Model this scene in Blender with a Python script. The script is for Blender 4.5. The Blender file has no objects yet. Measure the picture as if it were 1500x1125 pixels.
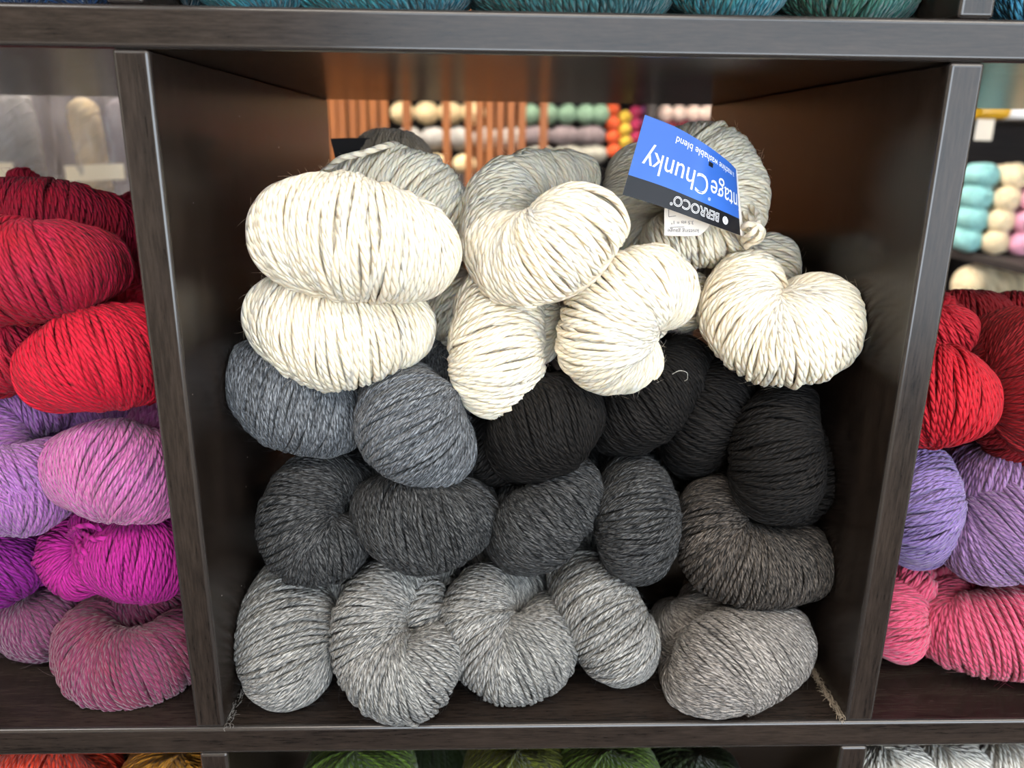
import bpy, math, random
import numpy as np
from mathutils import Matrix, Vector

Z0 = 1.10                      # height of the cubby floor above the shop floor
W, H, D = 0.335, 0.3346, 0.379 # one cubby: width, height, depth
TB, TD = 0.0170, 0.0152        # shelf board and divider thickness
sc = bpy.context.scene
col = sc.collection

# ------------------------------------------------------------------ helpers
def tag(o, label=None, cat=None, group=None, kind=None):
    if label: o['label'] = label
    if cat: o['category'] = cat
    if group: o['group'] = group
    if kind: o['kind'] = kind
    return o

def empty(name, loc=(0, 0, 0)):
    o = bpy.data.objects.new(name, None)
    o.location = loc; o.empty_display_size = .03
    col.objects.link(o)
    return o

class MB:
    """collects geometry, then becomes one mesh object"""
    def __init__(s): s.v = []; s.f = []; s.uv = []; s.a = []; s.mi = []; s.n = 0
    def grid(s, P, U=None, V=None, rnd=0.0, mi=0):
        # P: (na, nb, 3) open grid
        na, nb = P.shape[:2]
        idx = np.arange(na * nb).reshape(na, nb) + s.n
        f = np.stack([idx[:-1, :-1], idx[1:, :-1], idx[1:, 1:], idx[:-1, 1:]], -1).reshape(-1, 4)
        s.v.append(P.reshape(-1, 3)); s.f.append(f); s.n += na * nb
        if U is None:
            U, V = np.meshgrid(np.linspace(0, 1, na), np.linspace(0, 1, nb), indexing='ij')
        s.uv.append(np.stack([U, V], -1).reshape(-1, 2))
        s.a.append(np.full(na * nb, rnd)); s.mi.append(np.full(len(f), mi))
    def faces(s, verts, quads, mi=0):
        verts = np.array(verts, float); q = np.array(quads) + s.n
        s.v.append(verts); s.f.append(q); s.n += len(verts)
        s.uv.append(np.zeros((len(verts), 2))); s.a.append(np.zeros(len(verts))); s.mi.append(np.full(len(q), mi))
    def box(s, a, b, mi=0):
        (x0, y0, z0), (x1, y1, z1) = a, b
        v = [(x, y, z) for x in (x0, x1) for y in (y0, y1) for z in (z0, z1)]
        s.faces(v, [(0, 1, 3, 2), (4, 6, 7, 5), (0, 4, 5, 1), (2, 3, 7, 6), (0, 2, 6, 4), (1, 5, 7, 3)], mi)
    def build(s, name, mats, parent=None, smooth=True, origin=None):
        v = np.concatenate(s.v); f = np.concatenate(s.f); uv = np.concatenate(s.uv); a = np.concatenate(s.a); mi = np.concatenate(s.mi)
        o0 = np.array(origin if origin is not None else (0, 0, 0), float)
        v = v - o0
        me = bpy.data.meshes.new(name)
        me.vertices.add(len(v)); me.vertices.foreach_set('co', v.astype(np.float32).ravel())
        me.loops.add(len(f) * 4); me.loops.foreach_set('vertex_index', f.astype(np.int32).ravel())
        me.polygons.add(len(f))
        me.polygons.foreach_set('loop_start', (np.arange(len(f)) * 4).astype(np.int32))
        me.polygons.foreach_set('material_index', mi.astype(np.int32))
        me.polygons.foreach_set('use_smooth', np.full(len(f), smooth))
        me.update(calc_edges=True)
        l = me.uv_layers.new(name='UVMap')
        l.data.foreach_set('uv', uv[f.ravel()].astype(np.float32).ravel())
        at = me.attributes.new('tone', 'FLOAT', 'POINT'); at.data.foreach_set('value', a.astype(np.float32))
        for m in (mats if isinstance(mats, (list, tuple)) else [mats]): me.materials.append(m)
        o = bpy.data.objects.new(name, me); col.objects.link(o)
        if parent is not None:
            o.parent = parent
            o.location = Vector(o0) - parent.matrix_basis.translation if origin is None else Vector(o0) - parent.location
            if origin is None: o.location = -parent.location
        else: o.location = o0
        return o

def bevel(o, w=.0012, seg=4):
    m = o.modifiers.new('edge', 'BEVEL'); m.width = w; m.segments = seg; m.limit_method = 'ANGLE'; m.harden_normals = True
    o.data.polygons.foreach_set('use_smooth', [True] * len(o.data.polygons))
    return o

# ------------------------------------------------------------------ materials
def lin(r, g, b):
    f = lambda c: (c / 255 / 12.92) if c / 255 <= .04045 else ((c / 255 + .055) / 1.055) ** 2.4
    return (f(r), f(g), f(b), 1)

def newmat(name):
    m = bpy.data.materials.new(name); m.use_nodes = True
    nt = m.node_tree; nt.nodes.clear()
    out = nt.nodes.new('ShaderNodeOutputMaterial'); p = nt.nodes.new('ShaderNodeBsdfPrincipled')
    nt.links.new(p.outputs[0], out.inputs[0])
    return m, nt, p

def N(nt, t, **kw):
    n = nt.nodes.new(t)
    for k, v in kw.items():
        if k.startswith('i_'):
            n.inputs[int(k[2:])].default_value = v
        else: setattr(n, k, v)
    return n

def M(nt, op, a, b=None):
    n = nt.nodes.new('ShaderNodeMath'); n.operation = op
    for i, x in enumerate((a, b)):
        if x is None: continue
        if isinstance(x, (int, float)): n.inputs[i].default_value = x
        else: nt.links.new(x, n.inputs[i])
    return n.outputs[0]

def plain(name, c, rough=.5, spec=.5, emit=None, es=0, coat=0, trans=0):
    m, nt, p = newmat(name)
    p.inputs['Base Color'].default_value = c; p.inputs['Roughness'].default_value = rough
    p.inputs['Specular IOR Level'].default_value = spec
    p.inputs['Coat Weight'].default_value = coat
    p.inputs['Transmission Weight'].default_value = trans
    if emit: p.inputs['Emission Color'].default_value = emit; p.inputs['Emission Strength'].default_value = es
    return m

def wood(name, stretch, dark=(15, 12, 11), light=(48, 40, 35), rough=.24):
    m, nt, p = newmat(name); L = nt.links
    tc = N(nt, 'ShaderNodeTexCoord'); mp = N(nt, 'ShaderNodeMapping'); mp.inputs['Scale'].default_value = stretch
    L.new(tc.outputs['Object'], mp.inputs[0])
    n1 = N(nt, 'ShaderNodeTexNoise'); n1.inputs['Scale'].default_value = 1; n1.inputs['Detail'].default_value = 7; n1.inputs['Roughness'].default_value = .7
    L.new(mp.outputs[0], n1.inputs[0])
    n2 = N(nt, 'ShaderNodeTexNoise'); n2.inputs['Scale'].default_value = .12; n2.inputs['Detail'].default_value = 3
    L.new(mp.outputs[0], n2.inputs[0])
    s = M(nt, 'ADD', M(nt, 'MULTIPLY', n1.outputs[0], .65), M(nt, 'MULTIPLY', n2.outputs[0], .35))
    r = N(nt, 'ShaderNodeValToRGB'); L.new(s, r.inputs[0])
    r.color_ramp.elements[0].position = .36; r.color_ramp.elements[0].color = lin(*dark)
    r.color_ramp.elements[1].position = .66; r.color_ramp.elements[1].color = lin(*light)
    # dust specks
    vo = N(nt, 'ShaderNodeTexVoronoi'); vo.inputs['Scale'].default_value = 70; L.new(tc.outputs['Object'], vo.inputs['Vector'])
    sep = N(nt, 'ShaderNodeSeparateColor'); L.new(vo.outputs['Color'], sep.inputs[0])
    sp = M(nt, 'MULTIPLY', M(nt, 'LESS_THAN', vo.outputs['Distance'], .03), M(nt, 'GREATER_THAN', sep.outputs[0], .90))
    mx = N(nt, 'ShaderNodeMix'); mx.data_type = 'RGBA'; L.new(sp, mx.inputs[0]); L.new(r.outputs[0], mx.inputs[6]); mx.inputs[7].default_value = lin(190, 185, 180)
    L.new(mx.outputs[2], p.inputs['Base Color']); p.inputs['Specular IOR Level'].default_value = .22
    L.new(M(nt, 'ADD', M(nt, 'MULTIPLY', n1.outputs[0], .16), rough - .08), p.inputs['Roughness'])
    b = N(nt, 'ShaderNodeBump'); b.inputs['Strength'].default_value = .15; b.inputs['Distance'].default_value = .0002
    L.new(n1.outputs[0], b.inputs['Height']); L.new(b.outputs[0], p.inputs['Normal'])
    return m

WX = wood('black_brown_laminate_horizontal', (70, 800, 800))
WZ = wood('black_brown_laminate_vertical', (800, 800, 70))

def yarn_mat(name, a, b, mel=.5, w=.0028, sheen=.25, lo=.40, hi=.60, bumpd=.0009, big=0, fine=.6, sss=0, spec=.25):
    """plied yarn; UV: u = length along the strand in cm, v = once round it"""
    m, nt, p = newmat('yarn_' + name); L = nt.links
    uv = N(nt, 'ShaderNodeUVMap'); uv.uv_map = 'UVMap'
    s = N(nt, 'ShaderNodeSeparateXYZ'); L.new(uv.outputs[0], s.inputs[0])
    at = N(nt, 'ShaderNodeAttribute'); at.attribute_name = 'tone'
    u, v, tn = s.outputs[0], s.outputs[1], at.outputs['Fac']
    pit = w * 100 * 1.9
    ph = M(nt, 'ADD', M(nt, 'MULTIPLY', v, -3.0), M(nt, 'DIVIDE', u, pit))
    lobe = M(nt, 'ABSOLUTE', M(nt, 'SINE', M(nt, 'MULTIPLY', ph, math.pi)))
    lobe = M(nt, 'POWER', lobe, .6)
    cv = N(nt, 'ShaderNodeCombineXYZ'); L.new(M(nt, 'MULTIPLY', u, 2.2), cv.inputs[0]); L.new(M(nt, 'MULTIPLY', ph, 3.6), cv.inputs[1]); L.new(M(nt, 'MULTIPLY', tn, 37.0), cv.inputs[2])
    nz = N(nt, 'ShaderNodeTexNoise'); nz.inputs['Scale'].default_value = 1.3; nz.inputs['Detail'].default_value = 4; nz.inputs['Roughness'].default_value = .65
    L.new(cv.outputs[0], nz.inputs[0])
    r = N(nt, 'ShaderNodeValToRGB'); L.new(nz.outputs[0], r.inputs[0])
    r.color_ramp.elements[0].position = lo; r.color_ramp.elements[0].color = lin(*a)
    r.color_ramp.elements[1].position = hi; r.color_ramp.elements[1].color = lin(*b)
    colr = r.outputs[0]
    hs = N(nt, 'ShaderNodeHueSaturation'); L.new(colr, hs.inputs['Color'])
    L.new(M(nt, 'ADD', M(nt, 'MULTIPLY', tn, .22), .89), hs.inputs['Value'])
    if big:   # hand dyed: hue drifts over the skein
        tc = N(nt, 'ShaderNodeTexCoord'); nb = N(nt, 'ShaderNodeTexNoise'); nb.inputs['Scale'].default_value = 45
        L.new(tc.outputs['Object'], nb.inputs[0])
        L.new(M(nt, 'ADD', M(nt, 'MULTIPLY', nb.outputs[0], big), .5 - big / 2), hs.inputs['Hue'])
    L.new(hs.outputs[0], p.inputs['Base Color'])
    p.inputs['Roughness'].default_value = .75; p.inputs['Specular IOR Level'].default_value = spec
    if sss:
        p.inputs['Subsurface Weight'].default_value = sss; p.inputs['Subsurface Radius'].default_value = (1, .8, .55); p.inputs['Subsurface Scale'].default_value = .0035
    p.inputs['Sheen Weight'].default_value = sheen; p.inputs['Sheen Roughness'].default_value = .4
    b1 = N(nt, 'ShaderNodeBump'); b1.inputs['Strength'].default_value = 1; b1.inputs['Distance'].default_value = bumpd
    L.new(lobe, b1.inputs['Height'])
    b2 = N(nt, 'ShaderNodeBump'); b2.inputs['Strength'].default_value = fine; b2.inputs['Distance'].default_value = .0003
    L.new(nz.outputs[0], b2.inputs['Height']); L.new(b1.outputs[0], b2.inputs['Normal']); L.new(b2.outputs[0], p.inputs['Normal'])
    return m

YARN = {
 'cream': yarn_mat('cream', (224, 208, 182), (234, 222, 200), w=.0033, sheen=.1, fine=.25, sss=.55, bumpd=.0010),
 'shaded_cream': yarn_mat('shaded_cream', (150, 132, 112), (170, 152, 130), w=.0024),  # darker copy of the cream, shade put into the colour
 'white': yarn_mat('white', (195, 191, 183), (207, 205, 198), w=.0028),
 'grey': yarn_mat('grey', (30, 33, 38), (138, 142, 147), w=.0026, lo=.41, hi=.67, sheen=.08),
 'lightgrey': yarn_mat('lightgrey', (40, 43, 46), (176, 174, 169), w=.0026, lo=.38, hi=.68, sheen=.08),
 'warmlight': yarn_mat('warmlight', (42, 38, 37), (174, 167, 160), w=.0026, lo=.38, hi=.68, sheen=.08),
 'charcoal': yarn_mat('charcoal', (7, 9, 12), (100, 100, 100), w=.0026, lo=.43, hi=.70, sheen=.02, spec=.18),
 'warmchar': yarn_mat('warmchar', (8, 7, 7), (112, 103, 95), w=.0026, lo=.43, hi=.70, sheen=.02, spec=.18),
 'black': yarn_mat('black', (7, 7, 8), (38, 34, 31), w=.0026, lo=.42, hi=.70, sheen=0, spec=.15),
 'crimson': yarn_mat('crimson', (130, 5, 31), (154, 12, 42), w=.0027, sheen=.03, big=.02),
 'red': yarn_mat('red', (165, 3, 33), (186, 12, 42), w=.0027, sheen=.03),
 'red2': yarn_mat('red2', (154, 7, 26), (179, 19, 35), w=.0027, sheen=.03),
 'crimson2': yarn_mat('crimson2', (144, 10, 26), (167, 22, 38), w=.0027, sheen=.03),
 'darkred': yarn_mat('darkred', (105, 5, 14), (128, 12, 21), w=.0025, sheen=.03),
 'lilac': yarn_mat('lilac', (116, 62, 128), (152, 100, 156), w=.0025, big=.08),
 'pinklilac': yarn_mat('pinklilac', (147, 62, 122), (174, 100, 147), w=.0026, big=.06),
 'magenta': yarn_mat('magenta', (133, 9, 101), (159, 26, 121), w=.0026, sheen=.03),
 'purple': yarn_mat('purple', (93, 4, 93), (120, 18, 114), w=.0026, sheen=.03),
 'plum': yarn_mat('plum', (68, 24, 55), (114, 52, 86), w=.0025),
 'maroon': yarn_mat('maroon', (78, 21, 50), (121, 47, 77), w=.0027, big=.06),
 'lavender': yarn_mat('lavender', (98, 78, 134), (134, 112, 160), w=.0026),
 'dustylav': yarn_mat('dustylav', (98, 72, 116), (142, 106, 150), w=.0027),
 'pink': yarn_mat('pink', (168, 49, 82), (190, 78, 106), w=.0027),
 'navy': yarn_mat('navy', (14, 37, 75), (32, 68, 108), w=.0026),
 'teal': yarn_mat('teal', (18, 78, 91), (60, 131, 139), w=.0027, big=.08),
 'teal2': yarn_mat('teal2', (22, 72, 75), (62, 114, 114), w=.0027, big=.12),
 'teal3': yarn_mat('teal3', (18, 68, 67), (65, 114, 98), w=.0027, big=.14),
 'darkteal': yarn_mat('darkteal', (6, 32, 42), (24, 62, 72), w=.0026),
 'blue': yarn_mat('blue', (19, 82, 122), (73, 147, 172), w=.0027),
 'orange': yarn_mat('orange', (216, 44, 24), (236, 76, 40), w=.0027),
 'gold': yarn_mat('gold', (178, 112, 22), (204, 142, 40), w=.0027),
 'rust': yarn_mat('rust', (96, 44, 22), (120, 60, 30), w=.0027),
 'green': yarn_mat('green', (54, 79, 15), (86, 109, 26), w=.0026),
 'olive': yarn_mat('olive', (73, 80, 12), (105, 109, 24), w=.0026),
 'darkgreen': yarn_mat('darkgreen', (29, 44, 12), (45, 61, 17), w=.0026),
}

# ------------------------------------------------------------------ skeins
def spline(P, n=500):
    P = np.array(P, float)
    d = np.r_[0, np.cumsum(np.maximum(np.linalg.norm(np.diff(P[:, :3], axis=0), axis=1), 1e-4))]
    T = np.zeros_like(P)
    T[1:-1] = (P[2:] - P[:-2]) / (d[2:] - d[:-2])[:, None]
    T[0] = (P[1] - P[0]) / (d[1] - d[0]); T[-1] = (P[-1] - P[-2]) / (d[-1] - d[-2])
    t = np.linspace(0, d[-1], n); k = np.clip(np.searchsorted(d, t) - 1, 0, len(P) - 2)
    h = (d[k + 1] - d[k]); x = ((t - d[k]) / h)[:, None]; h = h[:, None]
    return (2*x**3-3*x**2+1)*P[k] + (x**3-2*x**2+x)*h*T[k] + (-2*x**3+3*x**2)*P[k+1] + (x**3-x**2)*h*T[k+1]

def unit(a): return a / np.maximum(np.linalg.norm(a, axis=-1, keepdims=True), 1e-9)

class Bean:
    """a fat bundle of strands: axis, radius and frames"""
    def __init__(s, P, front=(0, -1, .25), curl=(0, 0)):
        P = [np.array(p, float) for p in P]
        for e, c in ((0, curl[0]), (-1, curl[1])):
            if c:
                a, b = (P[0], P[1]) if e == 0 else (P[-1], P[-2])
                d = unit(a[:3] - b[:3]); r = a[3]
                q = np.r_[a[:3] + d * r * .22 + np.array([0, r * .85, -r * .1]), r * .82]
                P = [q] + P if e == 0 else P + [q]
        for e in (0, -1):
            a, b = (P[0], P[1]) if e == 0 else (P[-1], P[-2])
            d = unit(a[:3] - b[:3]); q = np.r_[a[:3] + d * a[3] * .95, a[3]]
            P = [q] + P if e == 0 else P + [q]
        C = spline(P, 700)
        ds = np.linalg.norm(np.diff(C[:, :3], axis=0), axis=1); S = np.r_[0, np.cumsum(ds)]; L = S[-1]
        n = 300; t = np.linspace(0, L, n)
        s.c = np.stack([np.interp(t, S, C[:, i]) for i in range(3)], -1); r = np.interp(t, S, C[:, 3])
        c0, c1 = P[0][3] * .95, P[-1][3] * .95
        cap = np.ones(n)
        m = t < c0; cap[m] = np.sqrt(np.maximum(1 - (1 - t[m] / c0) ** 2, 0))
        m = t > L - c1; cap[m] = np.minimum(cap[m], np.sqrt(np.maximum(1 - (1 - (L - t[m]) / c1) ** 2, 0)))
        s.r = np.maximum(r * cap, 1e-4); s.t = t; s.L = L; s.rr = r
        T = unit(np.gradient(s.c, axis=0)); s.T = T
        Nn = np.zeros_like(T); k = n // 2
        f = np.array(front, float); f = f - T[k] * (f @ T[k]); Nn[k] = unit(f)
        for rng in (range(k + 1, n), range(k - 1, -1, -1)):
            st = 1 if rng.step > 0 else -1
            for i in rng:
                v = Nn[i - st]; v = v - T[i] * (v @ T[i]); Nn[i] = unit(v)
        s.N = Nn; s.B = np.cross(T, Nn)
        th = np.linspace(0, 2 * np.pi, 17)[:-1]
        X = s.pos(np.arange(n)[:, None] * L / (n - 1) + 0 * th[None], th[None] + np.zeros((n, 1)))
        sp = np.linalg.norm(np.diff(X, axis=0), axis=2).max(1)
        s.out = np.r_[0, np.cumsum(sp)]
    def at(s, A, S):
        return np.stack([np.interp(S, s.t, A[:, i]) for i in range(3)], -1)
    def pos(s, S, th, dr=0):
        S = np.clip(S, 0, s.L); r = np.interp(S, s.t, s.r) + dr
        return s.at(s.c, S) + r[..., None] * (np.cos(th)[..., None] * s.at(s.N, S) + np.sin(th)[..., None] * s.at(s.B, S))

def add_bean(mb, bn, w, tilt, rs, nth=96, m=7, dens=.95, mi=0, wob=1.0, under=0.0):
    if under == 0 and nth > 39:   # a second layer of strands below
        add_bean(mb, bn, w, tilt * .7, rs, nth=26, m=3, dens=dens * 1.15, mi=mi, wob=1.0, under=-.55 * w)
    # soft inner body
    if under: pass
    th = np.linspace(0, 2 * np.pi, 49); S = np.linspace(0, bn.L, 80)
    SS, TT = np.meshgrid(S, th, indexing='ij')
    if not under: mb.grid(bn.pos(SS, TT, -1.0 * w)[:, ::-1], SS[:, ::-1] * 100, TT[:, ::-1], .2, mi)
    tot = bn.out[-1]; n = max(4, int(tot / (w * dens)))
    full = nth < 33
    hf = (.62 if under else .74) * np.pi     # strands dive into the pile at the back
    full = full and not under
    if full: hf = np.pi
    th = np.linspace(-hf, hf, nth + 1)
    K = [(rs.uniform(.1, .35), rs.integers(1, 3), rs.uniform(0, 6.28), rs.uniform(.5, 1)) for _ in range(3)] + \
        [(rs.uniform(.6, 1.4), rs.integers(1, 4), rs.uniform(0, 6.28), rs.uniform(.3, .6)) for _ in range(3)]
    va = np.linspace(0, 2 * np.pi, m + 1)
    for i in range(n):
        o = (i + .5) / n * tot
        S0 = np.interp(o, bn.out, bn.t)
        r0 = np.interp(S0, bn.t, bn.r); rb = np.interp(S0, bn.t, bn.rr)
        if r0 < w * 1.2: continue
        wb = sum(a * np.sin(k * i + q * th + f) for k, q, f, a in K) * .30
        ph = rs.uniform(0, 6.28, 3)
        wb = wb + .24 * np.sin(2 * th + ph[0]) + .13 * np.sin(3 * th + ph[1]) + .05 * np.sin(7 * th + ph[2])
        edge = min(1, r0 / rb * 1.2)
        S = np.interp(o + tilt * rb * np.sin(th) * edge + wb * w * wob * edge, bn.out, bn.t)
        lift = rs.normal(0, .09) * w + (rs.random() < .04) * .4 * w + under
        dr = lift + .14 * w * np.sin(2 * th + rs.uniform(0, 6.28)) + .1 * w * np.sin(5 * th + rs.uniform(0, 6.28))
        if not full: dr = dr - .6 * w * np.clip((np.abs(th) - .9 * hf) / (.1 * hf), 0, 1)
        P = bn.pos(S, th, dr)
        if full: P[-1] = P[0]
        T = unit(np.gradient(P, axis=0))
        if full: T[0] = T[-1] = unit(P[1] - P[-2])
        if not full: T[-1] = unit(P[-1] - P[-2])
        Oo = unit(P - bn.at(bn.c, np.clip(S, 0, bn.L))); Oo = unit(Oo - T * (Oo * T).sum(-1, keepdims=True)); Bb = np.cross(T, Oo)
        rad = w * .5 * rs.uniform(.92, 1.14)
        V = P[:, None] + rad * (-1.0 * np.cos(va)[None, :, None] * Oo[:, None] + 1.03 * np.sin(va)[None, :, None] * Bb[:, None])
        L = np.r_[0, np.cumsum(np.linalg.norm(np.diff(P, axis=0), axis=1))] * 100
        tn = rs.random()
        U = (L[:, None] + tn * 9) + 0 * va[None]
        Vv = va[None] / (2 * np.pi) + 0 * L[:, None]
        mb.grid(V, U, Vv, tn, mi)

def add_fuzz(mb, bn, rs, n, r=.00005, ln=(.003, .011), mi=0):
    S = rs.uniform(0, bn.L, n); th = rs.uniform(-2.0, 2.0, n)
    P = bn.pos(S, th, .0008); Oo = unit(P - bn.at(bn.c, S))
    T = unit(rs.normal(0, 1, (n, 3))); T = unit(T - Oo * (T * Oo).sum(-1, keepdims=True))
    ln_ = rs.uniform(*ln, n)[:, None]; curl = rs.uniform(-1.2, 1.2, n)[:, None]; up = rs.uniform(.15, .9, n)[:, None] ** 1.5
    B2 = np.cross(Oo, T)
    k = 6; pts = []
    for j in range(k):
        x = j / (k - 1)
        pts.append(P + ln_ * (T * x * (1 - .4 * x * up) + Oo * up * x * (1 - .35 * x) + B2 * curl * x * x * .5))
    pts = np.stack(pts, 1)                 # n,k,3
    D1 = unit(np.gradient(pts, axis=1)); A = unit(np.cross(D1, Oo[:, None] + 1e-3)); Bv = np.cross(D1, A)
    ang = np.linspace(0, 2 * np.pi, 4)
    rr = r * (1 - .5 * np.linspace(0, 1, k))[None, :, None]
    for i in range(n):
        V = pts[i][:, None] + rr[0][:, :, None] * (np.cos(ang)[None, :, None] * A[i][:, None] + np.sin(ang)[None, :, None] * Bv[i][:, None])
        mb.grid(V, np.zeros((k, 4)) + .5, np.zeros((k, 4)) + .5, .9, mi)

def up(p): return (p[0], p[1], p[2] + Z0) + tuple(p[3:])

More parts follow.
